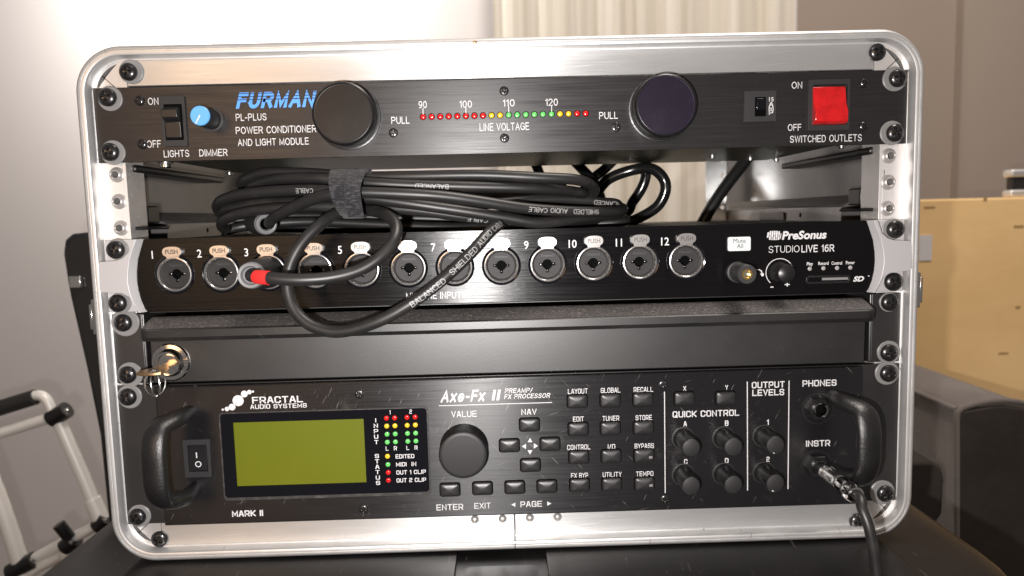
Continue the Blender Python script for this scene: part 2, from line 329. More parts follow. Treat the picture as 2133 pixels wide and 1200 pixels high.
HV = {'A': [[(0, 0), (2.3, 6), (4.6, 0)], [(.95, 2.1), (3.65, 2.1)]], 'B': [[(0, 0), (0, 6), (2.2, 6)] + el(2.3, 4.55, 1.5, 1.45, 90, -90) + el(2.4, 1.55, 1.7, 1.55, 90, -90) + [(0, 0)], [(.3, 3.1), (2.2, 3.1)]],
 'C': [el(2.4, 3, 2.3, 3, 38, 322, 24)], 'D': [[(0, 0), (0, 6), (1.7, 6)] + el(1.8, 3, 2.5, 3, 90, -90) + [(0, 0)]], 'E': [[(3.7, 0), (0, 0), (0, 6), (3.7, 6)], [(.3, 3.1), (3.4, 3.1)]],
 'F': [[(0, 0), (0, 6), (3.5, 6)], [(.3, 3.1), (3.1, 3.1)]], 'G': [el(2.4, 3, 2.4, 3, 38, 310, 24) + [(4.7, .9), (4.7, 2.9), (2.7, 2.9)]], 'H': [[(0, 0), (0, 6)], [(4.2, 0), (4.2, 6)], [(.3, 3.1), (3.9, 3.1)]],
 'I': [[(0, 0), (0, 6)]], 'L': [[(0, 6), (0, 0), (3.3, 0)]], 'M': [[(0, 0), (0, 6), (2.5, .6), (5, 6), (5, 0)]], 'N': [[(0, 0), (0, 6), (4.2, 0), (4.2, 6)]], 'O': [ring_(2.5, 3, 2.5, 3)],
 'P': [[(0, 0), (0, 6), (2.3, 6)] + el(2.4, 4.4, 1.7, 1.6, 90, -90) + [(.3, 2.8)]], 'R': [[(0, 0), (0, 6), (2.3, 6)] + el(2.4, 4.45, 1.7, 1.55, 90, -90) + [(.3, 2.9)], [(2.5, 2.7), (4.2, 0)]],
 'S': [el(2.1, 4.5, 1.9, 1.5, 15, 262, 16) + el(2.1, 1.5, 2.0, 1.5, 82, -165, 16)], 'T': [[(0, 6), (4.2, 6)], [(2.1, 5.7), (2.1, 0)]], 'U': [[(0, 6), (0, 2.1)] + el(2.1, 2.1, 2.1, 2.1, 180, 360) + [(4.2, 6)]],
 'V': [[(0, 6), (2.2, 0), (4.4, 6)]], 'W': [[(0, 6), (1.6, 0), (3.2, 5.8), (4.8, 0), (6.4, 6)]], 'X': [[(0, 0), (4.2, 6)], [(0, 6), (1.95, 3.2)], [(2.25, 2.8), (4.2, 0)]],
 '0': [ring_(1.8, 3, 1.8, 3)], '1': [[(0, 4.7), (1.3, 6), (1.3, 0)]], '2': [el(1.8, 4.3, 1.8, 1.7, 170, -35) + [(0, 0), (3.7, 0)]], '5': [[(3.3, 6), (.6, 6), (.2, 3)] + el(1.8, 1.95, 1.9, 1.95, 125, -155)],
 '6': [ring_(1.9, 1.9, 1.85, 1.9), el(2.3, 2.6, 2.25, 3.4, 62, 175)], '9': [ring_(1.9, 4.1, 1.85, 1.9), el(1.5, 3.4, 2.25, 3.4, -118, -5)], '-': [[(0, 2.4), (1.9, 2.4)]], '/': [[(0, 0), (2, 6)]],
 'x': [[(0, 0), (3.3, 4.3)], [(0, 4.3), (1.5, 2.35)], [(1.8, 1.95), (3.3, 0)]], 'e': [[(.3, 2.1), (3.2, 2.1)], el(1.85, 2.1, 1.75, 2.1, -12, 312, 20)]}
def stroke_mesh(s, t=1.0, SG=SG, gap=2.0, sub=0):
    vs = []; fs = []; x = 0
    for ch in s:
        if ch == ' ': x += 1.4 + gap; continue
        wd = max(p[0] for l in SG[ch] for p in l)
        for lay, l in enumerate(SG[ch]):
            if sub:
                l2 = [l[0]]
                for a_, b_ in zip(l, l[1:]):
                    m_ = max(1, int(math.hypot(b_[0] - a_[0], b_[1] - a_[1]) / sub))
                    l2 += [(a_[0] + (b_[0] - a_[0]) * k_ / m_, a_[1] + (b_[1] - a_[1]) * k_ / m_) for k_ in range(1, m_)] + [b_]
                l = l2
            closed = l[0] == l[-1]; P = [Vector(p) for p in (l[:-1] if closed else l)]; n = len(P); b = len(vs)
            for i in range(n):
                a = P[i - 1] if (i or closed) else None; c = P[(i + 1) % n] if (i < n - 1 or closed) else None
                d1 = (P[i] - a).normalized() if a is not None else None; d2 = (c - P[i]).normalized() if c is not None else None
                d1 = d1 or d2; d2 = d2 or d1
                n1 = Vector((-d1.y, d1.x)); n2 = Vector((-d2.y, d2.x)); mi = (n1 + n2).normalized(); k = min(2.0, 1 / max(.3, mi.dot(n1)))
                q = P[i]
                if not closed and i == 0: q = q - d1 * t * .45
                if not closed and i == n - 1: q = q + d1 * t * .45
                for sg in (.5, -.5):
                    v = q + mi * (t * k * sg); vs.append((v.x + x, v.y, lay))
            for i in range(n if closed else n - 1):
                j = (i + 1) % n; fs.append((b + 2 * i, b + 2 * j, b + 2 * j + 1, b + 2 * i + 1))
        x += wd + gap
    return vs, fs
def T(parent, s, x0, x1, yc, Y, mat='white', h=14, font='b', bold=0.0, shear=0.0, name='printed_text', under=None, st=1.0):
    if font == 'b': vs, fs = font_mesh(s, bold); cap = CAPH
    elif font == 'h': vs, fs = stroke_mesh(s, st, HV, 1.0 + st); cap = 6.0
    else: vs, fs = stroke_mesh(s, st); cap = 6.0
    xs = [v[0] for v in vs]; lo, hi = min(xs), max(xs)
    A, B = at(x0, yc, Y), at(x1, yc, Y); c = at((x0 + x1) / 2, yc, Y); H = h * mmpx(Y); W = B.x - A.x
    if shear: W -= H * shear * .9
    k = W / max(hi - lo, 1e-6); kv = H / cap
    mb = MB(); out = [(A.x + (v[0] - lo) * k + v[1] * kv * shear, Y - (.02 * v[2] if len(v) > 2 else 0), c.z - H / 2 + v[1] * kv) for v in vs]
    mb.add(out, fs)
    if under: mb.add([(A.x + under[0], Y, c.z - H / 2 - under[2]), (B.x + under[1], Y, c.z - H / 2 - under[2]), (B.x + under[1], Y, c.z - H / 2 - under[2] - .45), (A.x + under[0], Y, c.z - H / 2 - under[2] - .45)], [(0, 1, 2, 3)])
    return mb.build(name, MT[mat] if isinstance(mat, str) else mat, parent, smooth=False)
def VT(parent, s, xy0, xy1, Y, mat='white', h=8, wpx=9, font='s', name='printed_text', bold=0):
    mb = MB(); n = len(s)
    for i, ch in enumerate(s):
        f = i / (n - 1); c = at(xy0[0] + (xy1[0] - xy0[0]) * f, xy0[1] + (xy1[1] - xy0[1]) * f, Y)
        vs, fs = stroke_mesh(ch, 1.1) if font == 's' else font_mesh(ch, bold); cap = 6 if font == 's' else CAPH
        k = h * mmpx(Y) / cap; mx = (max(v[0] for v in vs) + min(v[0] for v in vs)) / 2; kw = wpx * mmpx(Y) / 4 if font == 's' else k
        mb.add([(c.x + (v[0] - mx) * kw, Y - (.02 * v[2] if len(v) > 2 else 0), c.z + (v[1] - cap / 2) * k) for v in vs], fs)
    return mb.build(name, MT[mat], parent, smooth=False)
def shape(parent, polys, Y, mat='white', name='printed_mark', th=.0):
    """flat printed marks, each polygon in photo pixels unprojected onto its panel"""
    mb = MB()
    for p in polys:
        q = [at(a, b, Y) for a, b in p]; t = tessellate_polygon([[Vector((v.x, v.z, 0)) for v in q]])
        mb.add(q, [tuple(f) for f in t])
    return mb.build(name, MT[mat], parent, smooth=False)
def tube_text(parent, pts, r, s, s0, h, ang=0.0, rev=False, gap=1.0, mat='cableprint', lg=1.75):
    P = list(reversed(pts)) if rev else pts
    L = [0.0]
    for a, b in zip(P, P[1:]): L.append(L[-1] + (b - a).length)
    vs, fs = stroke_mesh(s, .8, HV, lg, .5); k = h / 6.0; out = []
    for u, v, lay in vs:
        d = s0 + u * k * gap; i = 0
        while i < len(L) - 2 and L[i + 1] < d: i += 1
        f = (d - L[i]) / max(1e-6, L[i + 1] - L[i]); p = P[i].lerp(P[i + 1], f)
        t = (P[min(i + 2, len(P) - 1)] - P[max(i - 1, 0)]).normalized()
        n = (CAM - p); n = (n - t * n.dot(t)).normalized(); up = n.cross(t); a = ang + (v * k - h / 2) / r
        out.append(p + (n * math.cos(a) + up * math.sin(a)) * (r + .06 + .03 * lay))
    return MB().add(out, fs).build('printed_text', MT[mat], parent, smooth=False)

# ------------------------------------------------------------------ screws (made once, copied with their washers)
def screw_mb(R, H, cross=.24, wing=.62, n=40):
    mb = MB(); rings = [0, .08, .16, .24, .32, .42, .52, .62, .72, .82, .92, 1.0]; vs = [(0, 0, 0)]; 
    def hgt(x, z):
        r = math.hypot(x, z); h = H * math.sqrt(max(0, 1 - (r * .93) ** 2.4))
        if r < wing and (abs(x * .94 + z * .34) < cross * .5 or abs(z * .94 - x * .34) < cross * .5): h -= H * .55 * (1 - .5 * r / wing)
        return h
    vs[0] = (0, -hgt(0, 0), 0); fs = []
    for r in rings[1:]:
        for k in range(n):
            t = 2 * math.pi * k / n; x, z = r * math.cos(t), r * math.sin(t); vs.append((x * R, -hgt(x, z), z * R))
    for k in range(n): fs.append((0, 1 + k, 1 + (k + 1) % n))
    m = len(rings) - 1
    for i in range(m - 1):
        for k in range(n): fs.append((1 + i * n + k, 1 + (i + 1) * n + k, 1 + (i + 1) * n + (k + 1) % n, 1 + i * n + (k + 1) % n))
    base = len(vs)
    for k in range(n):
        t = 2 * math.pi * k / n; vs.append((R * math.cos(t), 0, R * math.sin(t)))
    for k in range(n): fs.append((1 + (m - 1) * n + k, base + k, base + (k + 1) % n, 1 + (m - 1) * n + (k + 1) % n))
    return mb.add(vs, fs)
PROTO = {}
def screw(parent, px, py, Y, R=5.3, H=3.3, washer=0.0, name='rack_screw', wdx=0, wdz=0):
    """head seated on the plane y = Y, its top centred on the photo pixel"""
    c = at(px, py, Y - H - (1.2 if washer else 0)); wo = Vector((c.x, Y - (1.2 if washer else 0), c.z)); key = (name, R, washer)
    if key in PROTO:
        o = dup(PROTO[key], wo, parent)
    else:
        mb = screw_mb(R, H); mb.v = [v + wo for v in mb.v]; o = mb.build(name, MT['screw'], parent, wo=wo, ang=50)
        if washer:
            MB().lathe([(R * .4, 0), (R * .4, .6), (washer - .5, .95), (washer, .6), (washer, 0)], (wo.x, Y - .02, wo.z), n=36).build('washer', MT['washer'], o)
        PROTO[key] = o
    o.rotation_euler = (0, random.uniform(0, 6), 0)
    if washer and o.children:
        ch = o.children[0]; a = o.rotation_euler.y; dx, dz = wdx * S, wdz * S
        ch.location = Vector((dx * math.cos(a) - dz * math.sin(a), ch.location.y, dx * math.sin(a) + dz * math.cos(a)))
    return o

# ------------------------------------------------------------------ the setting
def struct(o, label=None):
    o['kind'] = 'structure'
    if label: o['label'] = label
    return o
struct(MB().box(-3200, at(1660, 100, 1500).x, 1500, 1560, -1080, 1700).build('wall', MT['wallL'], smooth=False), 'pale grey painted wall behind the rack case')
xr = at(1660, 100, 1500).x
struct(MB().box(xr + .5, at(1990, 100, 1500).x, 1500, 1560, -1080, 1700).box(at(1990, 100, 1500).x + .5, 3200, 1470, 1560, -1080, 1700).build('wall', MT['wallR'], smooth=False), 'wall to the right of the curtain, coloured taupe for its dimmer light')
struct(MB().box(-3200, 3200, -1200, 1560, -1110, -1080).build('floor', MT['floor'], smooth=False), 'dark floor under the furniture')

# ================================================================== RACK CASE
case = thing('rack_case', 'portable black rack case with a wide bright aluminium front frame', 'rack case', (0, 180, -289.2))
XO, ZT, ZB, RC = 249.0, 22.6, -288.8, 27.0
def frame_path(d, seam):
    """rounded rectangle d mm inside the outer edge, starting at the joint in the bottom bar"""
    x0, x1, z0, z1, r = -XO + d, XO - d, ZB + d, ZT - d, max(RC - d, 2)
    pts = [(seam, z0)]
    for cx, cz, a in ((x1 - r, z0 + r, 270), (x1 - r, z1 - r, 0), (x0 + r, z1 - r, 90), (x0 + r, z0 + r, 180)):
        for k in range(15):
            t = math.radians(a + 90 * k / 14); pts.append((cx + r * math.cos(t), cz + r * math.sin(t)))
    pts.append((seam - .5, z0)); return pts
prof = [(0, 30), (0, -1.5), (.25, -3.4), (.9, -4.9), (1.9, -5.7), (2.6, -5.8), (2.9, -4.7), (3.3, -4.7), (3.6, -5.6), (4.6, -5.7), (5.6, -5.3), (6.1, -4.2), (6.4, 1.9), (7.2, 2.0), (7.4, 6), (3, 30)]
seam = at(1073, 1110, 0).x
mb = MB(); loops = [frame_path(d, seam) for d, y in prof]; m = len(loops[0])
vs = [(p[0], prof[i][1], p[1]) for i in range(len(prof)) for p in loops[i]]
fs = [(i * m + k, i * m + k + 1, ((i + 1) % len(prof)) * m + k + 1, ((i + 1) % len(prof)) * m + k) for i in range(len(prof)) for k in range(m - 1)]
frame = mb.add(vs, fs).build('edge_frame', MT['lip'], case, ang=30)
# wide flat bars above and below the equipment, behind the lip
def bar(z0, z1, rr, name, x0=-235, x1=235):
    return MB().box(x0, x1, 3, 5.5, z0, z1)
xa = XO - 6.3
bar(.8, ZT - 6.4, 20, 'top', -222, 222).build('flat_bar', MT['strip'], case, bev=.3)
mb = MB().box(-222, seam - .25, 3, 5.5, ZB + 6.4, -267.3).box(seam + .25, 222, 3, 5.5, ZB + 6.4, -267.3)
mb.build('flat_bar', MT['strip'], case, bev=.3)
# corner braces: rounded plates with a mitre line and an arc slot
def corner(sx, sz):
    zc = ZT - 6.4 if sz > 0 else ZB + 6.4
    zin = .8 if sz > 0 else -267.3
    ro = RC - 6.3; cx = sx * (xa - ro); cz = zc - sz * ro
    outer = [(sx * 222.3, zc), ] + [(cx + sx * ro * math.sin(t), cz + sz * ro * math.cos(t)) for t in [math.pi / 2 * k / 14 for k in range(15)]] + [(sx * xa, zin - sz * 4), (sx * 222.3, zin - sz * 4)]
    a0 = 0.28; a1 = math.pi / 2 - .1
    arc = [(cx + sx * (ro - 2.0) * math.sin(a0 + (a1 - a0) * k / 12), cz + sz * (ro - 2.0) * math.cos(a0 + (a1 - a0) * k / 12)) for k in range(13)]
    p, q = arc[0], arc[-1]
    inner = [(q[0] + (p[0] - q[0]) * k / 6, q[1] + (p[1] - q[1]) * k / 6 + sz * math.sin(math.pi * k / 6) * 1.0) for k in range(1, 6)]
    slot = arc + inner
    MB().prism(outer, 2.4, 5.4, [slot]).build('corner_brace', MT['rail'], case, bev=.25)
    # mitre line
    a = Vector((sx * 229.5, 0, zin - sz * .5)); b = Vector((sx * 236.5, 0, zin + sz * 6.0)); d = (b - a).normalized(); nrm = Vector((d.z, 0, -d.x)) * .22
    MB().add([a + nrm + Vector((0, 2.33, 0)), b + nrm + Vector((0, 2.33, 0)), b - nrm + Vector((0, 2.33, 0)), a - nrm + Vector((0, 2.33, 0))], [(0, 1, 2, 3)]).build('mitre_gap', MT['hole'], case, smooth=False)
    MB().prism([(cx, cz), (cx + sx * 4, cz + sz * 1)] + arc, 6.5, 7).build('corner_backing', MT['shell'], case)
for sx in (-1, 1):
    for sz in (1, -1): corner(sx, sz)
for px, py, wsh in ((262, 148, 7), (1832, 107, 0), (328, 1127, 0), (1790, 1090, 0)):
    screw(case, px, py, 2.4 if wsh == 0 else 2.4, R=5.1, H=3.4, washer=wsh * 1.0, name='frame_screw', wdx=1, wdz=.5)
# rack rails with threaded inserts
for sx in (-1, 1):
    xi, xo = 229.0, 242.4
    holes = [-50.8, -66.675, -82.55]
    out = rrect(min(sx * xi, sx * xo), max(sx * xi, sx * xo), -266.9, .4, .3, 1)
    rail = MB().prism(out, 3, 5, [circ(sx * 232.55, z, 2.6, 24) for z in holes]).box(min(sx * (xi - 2.4), sx * (xi - .3)), max(sx * (xi - 2.4), sx * (xi - .3)), 2.2, 24, -266.9, .4).build('rack_rail', MT['rail'], case, bev=.2)
    for z in holes:
        MB().lathe([(2.5, 9), (2.05, 4.5), (2.05, -2.6), (2.55, -3.1), (3.1, -2.7), (3.6, -.8), (4.6, -.15), (4.7, .6)], (sx * 232.55, 3, z), ax=(0, 1, 0), n=28).build('threaded_insert', MT['rail'], case)
        MB().lathe([(2.5, 0), (0, 0)], (sx * 232.55, 11, z), n=24).build('insert_bore', MT['hole'], case)
    # rear rail
    x0, x1 = sorted((sx * 206, sx * 227))
    MB().prism(rrect(x0, x1, -266, 0, .5, 1), 300, 302.5, [circ(sx * 216 + sx * 7, -14.0 - 15.9 * k, 2.2, 12) for k in range(16)]).box(*sorted((sx * 225, sx * 227.2)), 302.6, 330, -266, 0).build('rack_rail', MT['steel'], case)
# shell: hollow, open at front and back, ledges moulded along the inside walls
def shell_ring(d, y0, y1, th, mb):
    o = [(p[0], p[1]) for p in frame_path(d, 0)[1:-1]]; i = [(p[0], p[1]) for p in frame_path(d + th, 0)[1:-1]]
    return mb.prism(o, y0, y1, [i])
mb = MB(); shell_ring(3.2, 8, 370, 4.5, mb); shell_ring(1.0, 31, 60, 2.1, mb)
mb.build('shell', MT['interior'], case, bev=0)
for sx in (-1, 1):
    xw = sx * (XO - 8.0)
    pr = [(sx * 8, 0)]
    ol = [(xw, -72), (xw - sx * 5, -76), (xw - sx * 12, -79.5), (xw - sx * 13, -82), (xw - sx * 13, -128), (xw, -130)]
    MB().prism(ol, 52, 330).build('wall_ledge', MT['interior'], case, bev=1.2)
    MB().box(*sorted((xw - sx * 13.3, xw - sx * 14.3)), 150, 205, -97, -83.6).build('ledge_plate', MT['interior'], case, bev=.4)
    MB().lathe([(1.8, 0), (0, 0)], (xw - sx * 13.1, 120, -86), ax=(-sx, 0, 0), n=14).build('ledge_slot', MT['hole'], case)
    MB().box(*sorted((xw, xw - sx * 21)), 8, 40, -84, -82).box(*sorted((xw, xw - sx * 14)), 26, 42, -80, -69).build('shelf_bracket', MT['plastic'], case, bev=1.0)
    MB().box(*sorted((xw, xw - sx * 17)), 10, 150, -49, -44.5).build('shelf_bracket', MT['plastic'], case, bev=1.5)
# rear frame of the case
o = [(p[0], p[1]) for p in frame_path(0, 0)[1:-1]]; i = [(p[0], p[1]) for p in frame_path(7, 0)[1:-1]]
MB().prism(o, 371, 386, [i]).build('rear_frame', MT['lip'], case, bev=1)
# rivets in the bottom bar and the small pin in the top lip
rv = None
for px, py in ((989, 1085), (1047, 1083.5), (1104, 1081.5), (1162, 1079.5)):
    c = at(px, py, .6); wo = Vector((c.x, 3, c.z))
    if rv is None:
        rv = MB().lathe([(0, 2.5), (.9, 2.4), (1.8, 1.9), (2.4, 1.1), (2.7, 0)], wo, n=24).build('rivet', MT['rivet'], case, wo=wo)
    else: dup(rv, wo, case)
c = at(989, 88, -5.6); MB().lathe([(0, .9), (.8, .7), (1.3, 0)], (c.x, -5.3, c.z), n=14).build('rivet', MT['brass'], case, label='tiny tarnished brass pin in the top lip')
# side latches: thin plates folded over the edge
for sx, px, y0, y1 in ((-1, 186, 622, 694), (1, 1918, 565, 637)):
    a, b = at(px, y0, 6), at(px, y1, 6); xx = sx * XO
    latch = MB().box(*sorted((xx - sx * .3, xx + sx * 2.6)), -2.2, 24, b.z, a.z).build('latch', MT['chrome'], case, bev=.5)
    MB().box(*sorted((xx + sx * 2.7, xx + sx * 4.4)), -1.5, 20, b.z + 3, a.z - 3).build('latch_wing', MT['chrome'], latch, bev=.4)

def rack_screws(parent, lst, Y, R=5.3):
    for px, py, wsh, dx, dz in lst: screw(parent, px, py, Y, R=R, washer=wsh, wdx=dx, wdz=dz)

# ================================================================== POWER CONDITIONER
pc = thing('power_conditioner', 'one-unit black power conditioner with a row of coloured lights, topmost in the rack', 'power conditioner', (0, 60, -44))
MB().box(-241.3, 241.3, 0, 2.9, -43.9, -.5).build('faceplate', MT['anod'], pc, bev=.25)
MB().box(-204, 205, 3.0, 128, -43.0, -2).build('chassis', MT['chassis'], pc, bev=.6)
rack_screws(pc, [(218, 201, 7.2, 1.0, -.6), (223.5, 316, 7.2, 1.2, -.2), (1876, 161, 7.2, -1.4, -.2), (1870, 276, 7.2, -1.3, .2)], 0)
for px, py in ((1050, 189), (1051, 287.5), (819, 276.5), (1283.5, 265)): screw(pc, px, py, 0, R=2.75, H=1.0, name='panel_screw')
for px, py in ((288, 209), (294, 300), (1802.5, 172.5), (1801, 263)): screw(pc, px, py, 0, R=2.9, H=2.0, name='button_head_screw')
nut = None
for px, py, Y in ((345, 341, 14), (1753, 302, 14), (1484, 320, 70), (1563, 325, 100), (1617, 331, 118), (478, 363, 118)):
    c = at(px, py, Y); wo = Vector((c.x, Y, -43))
    if nut is None:
        nut = MB().lathe([(5.2, 0), (5.2, .8), (3.4, .9), (3.4, 3.2), (2.6, 3.8), (0, 3.8)], wo, ax=(0, 0, -1), n=12).build('chassis_bolt', MT['steel'], pc, wo=wo)
    else: dup(nut, wo, pc).scale = (.6, .6, .5)
# light switch
sw = MB().prism(rrect(at(338, 250).x, at(389, 250).x, at(360, 305.5).z, at(360, 200.5).z, 1, 3), -1.6, .5).build('light_switch', MT['plasticm'], pc, bev=.5)
a, b = at(344.5, 220, -1), at(381.5, 290, -1)
zt, zb = at(360, 221, -2).z, at(360, 289, -2).z; zm = zt + (zb - zt) * .38
MB().prism([(-1.7, zt), (-7.4, zt - 2.6), (-7.2, zm), (-3.4, zm - 2.2), (-3.0, zb + .5), (-1.7, zb)], a.x, b.x, axis='x').build('rocker', MT['plastic'], sw, bev=.35)
MB().box(a.x - .8, b.x + .8, -1.75, -1.5, zb - .8, zt + 1.2).build('rocker_slot', MT['hole'], sw)
# dimmer
c = at(440, 249, 0)
dm = MB().lathe([(5.6, 0), (5.9, 4), (5.8, 14.6), (5.5, 15.2)], (c.x, -.2, c.z), n=40).lathe([(5.5, 0), (0, 0)], (c.x, -.3, c.z)).build('dimmer_knob', MT['plastic'], pc)
MB().lathe([(5.55, 0), (5.5, .9), (5.2, 1.2), (0, 1.25)], (c.x, -15.2, c.z), n=40).build('knob_cap', MT['blue'], dm)
a = Vector((c.x, -16.5, c.z)); d = Vector((-.5, 0, -.87)); n_ = Vector((.87, 0, -.5)) * .33
MB().add([a + n_ + d * -.4, a + n_ + d * 5.2, a - n_ + d * 5.2, a - n_ + d * -.4], [(0, 1, 2, 3)]).build('pointer_line', MT['white'], dm, smooth=False)
MB().lathe([(7.1, 0), (7.1, .35), (6.1, .5), (6.1, 0)], (c.x, 0, c.z), n=40).build('knob_washer', MT['plasticm'], pc)
# pull-out light tubes
for px, py in ((724.5, 243), (1377, 226)):
    c = at(px, py, 0)
    kn = MB().lathe([(17.2, 0), (17.2, 1.0), (18.0, 3), (18.1, 12.0), (17.6, 13.2), (16.9, 13.6)], (c.x, -.1, c.z), n=72).build('light_tube_knob', MT['plastic'], pc)
    MB().lathe([(16.9, 0), (16.6, .25), (16.2, .1)] + [(16 - .4 * k, .1 + (.022 if k % 2 else -.022)) for k in range(39)] + [(0, .1)], (c.x, -13.6, c.z), n=72).build('knob_face', MT['knobface' if px < 1000 else 'knobviolet'], kn, ang=80)
    MB().lathe([(19.6, 0), (19.4, .5), (18.6, .7), (18.3, .1)], (c.x, 0, c.z), n=72).build('tube_collar', MT['anod'], pc)
# line voltage lights
led = {}
def LED(parent, kind, px, py, Y, r, h):
    c = at(px, py, Y - h * .6); wo = Vector((c.x, Y, c.z)); k = (parent.name, kind)
    if k in led: return dup(led[k], wo, parent)
    led[k] = MB().lathe([(r, -.3), (r, h * .35), (r * .86, h * .72), (r * .55, h * .95), (0, h)], wo, n=20).build('indicator_light', MT[kind], parent, wo=wo)
    return led[k]
for i in range(20):
    k = 'red' if i < 8 or i > 17 else ('yellow' if i in (8, 9, 16, 17) else 'green')
    f = i / 19; px, py = 881.2 + 339 * f, 243.4 - 7.4 * f
    LED(pc, k, px, py, 0, 1.62, 1.1)
mb = MB()
for i in range(20):
    f = i / 19; c = at(881.2 + 339 * f, 243.4 - 7.4 * f, -.05); mb.lathe([(2.0, 0), (1.6, .02)], (c.x, -.04, c.z), n=20)
mb.build('light_hole_rims', MT['hole'], pc)
# breaker
MB().prism(rrect(at(1549, 220).x, at(1615.5, 220).x, at(1580, 254).z, at(1580, 190).z, .4, 2), -1.2, .4).build('breaker', MT['plasticm'], pc, bev=.3)
MB().box(at(1571, 220).x, at(1594, 220).x, -1.3, -1.1, at(1580, 243).z, at(1580, 203).z).build('breaker_slot', MT['hole'], pc)
MB().box(at(1572.5, 220).x, at(1593, 220).x, -2.6, -1, at(1580, 231).z, at(1580, 206).z).build('breaker_button', MT['acrylic'], pc, bev=.5)
# red illuminated outlet switch
rs = MB().prism(rrect(at(1681, 220).x, at(1767.5, 220).x, at(1720, 272.5).z, at(1720, 166.5).z, .8, 3), -2.0, .4, [rrect(at(1691, 220).x, at(1762, 220).x, at(1720, 261).z, at(1720, 177).z, .4, 2)]).build('outlet_switch', MT['plasticm'], pc, bev=.5)
zt, zb = at(1720, 179.5, -2).z, at(1720, 259, -4).z; zm = zt + (zb - zt) * .62
MB().prism([(0, zt), (-2.2, zt - .3), (-4.0, zm + 4), (-6.6, zm - 1.2), (-6.2, zb + 1.5), (-4.0, zb), (0, zb)], at(1692.5, 220, -2).x, at(1760.5, 220, -2).x, axis='x').build('red_rocker', MT['redsw'], rs, bev=.7, seg=3)
# lettering
YP = -.06
T(pc, 'FURMAN', 491, 659, 208, YP, 'striped', h=25, font='h', st=1.75, shear=.28, name='brand_lettering')
for s, x0, x1, yc, h in (('PL-PLUS', 491, 555, 244, 14), ('POWER CONDITIONER', 491, 659, 270, 14), ('AND LIGHT MODULE', 495, 643, 295.5, 14),
        ('ON', 308, 330, 211, 14), ('OFF', 306, 335, 300, 14.5), ('LIGHTS', 341, 394, 320, 14), ('DIMMER', 415, 474, 318, 14),
        ('PULL', 815, 853, 250.5, 14), ('PULL', 1248, 1287, 240.5, 14), ('LINE VOLTAGE', 999, 1102, 264, 15), ('90', 872, 889, 218, 14),
        ('100', 957, 983, 217, 14), ('110', 1047, 1072, 214.5, 14), ('120', 1136, 1162, 213, 14), ('ON', 1649, 1671, 177.5, 13.5),
        ('OFF', 1641, 1669, 265.5, 13.5), ('SWITCHED OUTLETS', 1645.5, 1795, 288.5, 14)):
    T(pc, s, x0, x1, yc, YP, h=h - 1.5, font='h', st=.85)
VT(pc, 'AMP', (1606.5, 217.5), (1606, 234.5), -1.27, h=7.5, wpx=7); T(pc, '15', 1602, 1611.5, 207, -1.27, h=8, font='b', bold=.01)
shape(pc, [[(x - .8, y - 7), (x + .8, y - 7), (x + .8, y + 6), (x - .8, y + 6)] for x, y in ((881.2, 232), (970.5, 230), (1059.7, 227.5), (1149, 226))], YP, name='scale_ticks')

# ================================================================== DIGITAL MIXER
mx = thing('digital_mixer', 'one-unit glossy black digital mixer with silver ears and a row of twelve input jacks', 'digital mixer', (0, 120, -133.4))
JX = [(-199.7 + (107.3 + 199.7) / 11 * k) for k in range(12)]; JZ = -110.9; YM = -3.0
ear_arc = [at(px, py, -4) for px, py in ((1807, 464), (1814, 480), (1820.5, 500), (1824, 525), (1824.5, 545), (1822.5, 565), (1818, 585), (1811, 603), (1806, 611))]
ZMT, ZMB = -89.4, -133.0
arcR = [(p.x, max(ZMB, min(ZMT, p.z))) for p in ear_arc]; arcR[0] = (arcR[0][0], ZMT); arcR[-1] = (arcR[-1][0], ZMB)
arcL = [(-x, z) for x, z in arcR]
face = [(x - .15, z) for x, z in arcR] + [(x + .15, z) for x, z in reversed(arcL)]
holes = [circ(x, JZ, 10.6, 36) for x in JX]
MB().prism(face, YM, 1.0, holes).build('faceplate', MT['gloss'], mx, bev=.5, seg=3)
MB().box(-218, 218, 1.4, 16, ZMB, ZMT).build('front_frame', MT['boxdark'], mx) if False else None
MB().prism([(-218, ZMB + .3), (218, ZMB + .3), (218, ZMT - .3), (-218, ZMT - .3)], 1.1, 14, holes).build('front_frame', MT['boxdark'], mx)
MB().box(-219, 219, 14.2, 260, -132.4, -90.2).build('chassis', MT['boxdark'], mx, bev=.8)
MB().box(-217, 217, -2.4, 8, -133.9, -133.1).build('bottom_lip', MT['satin'], mx, bev=.3)
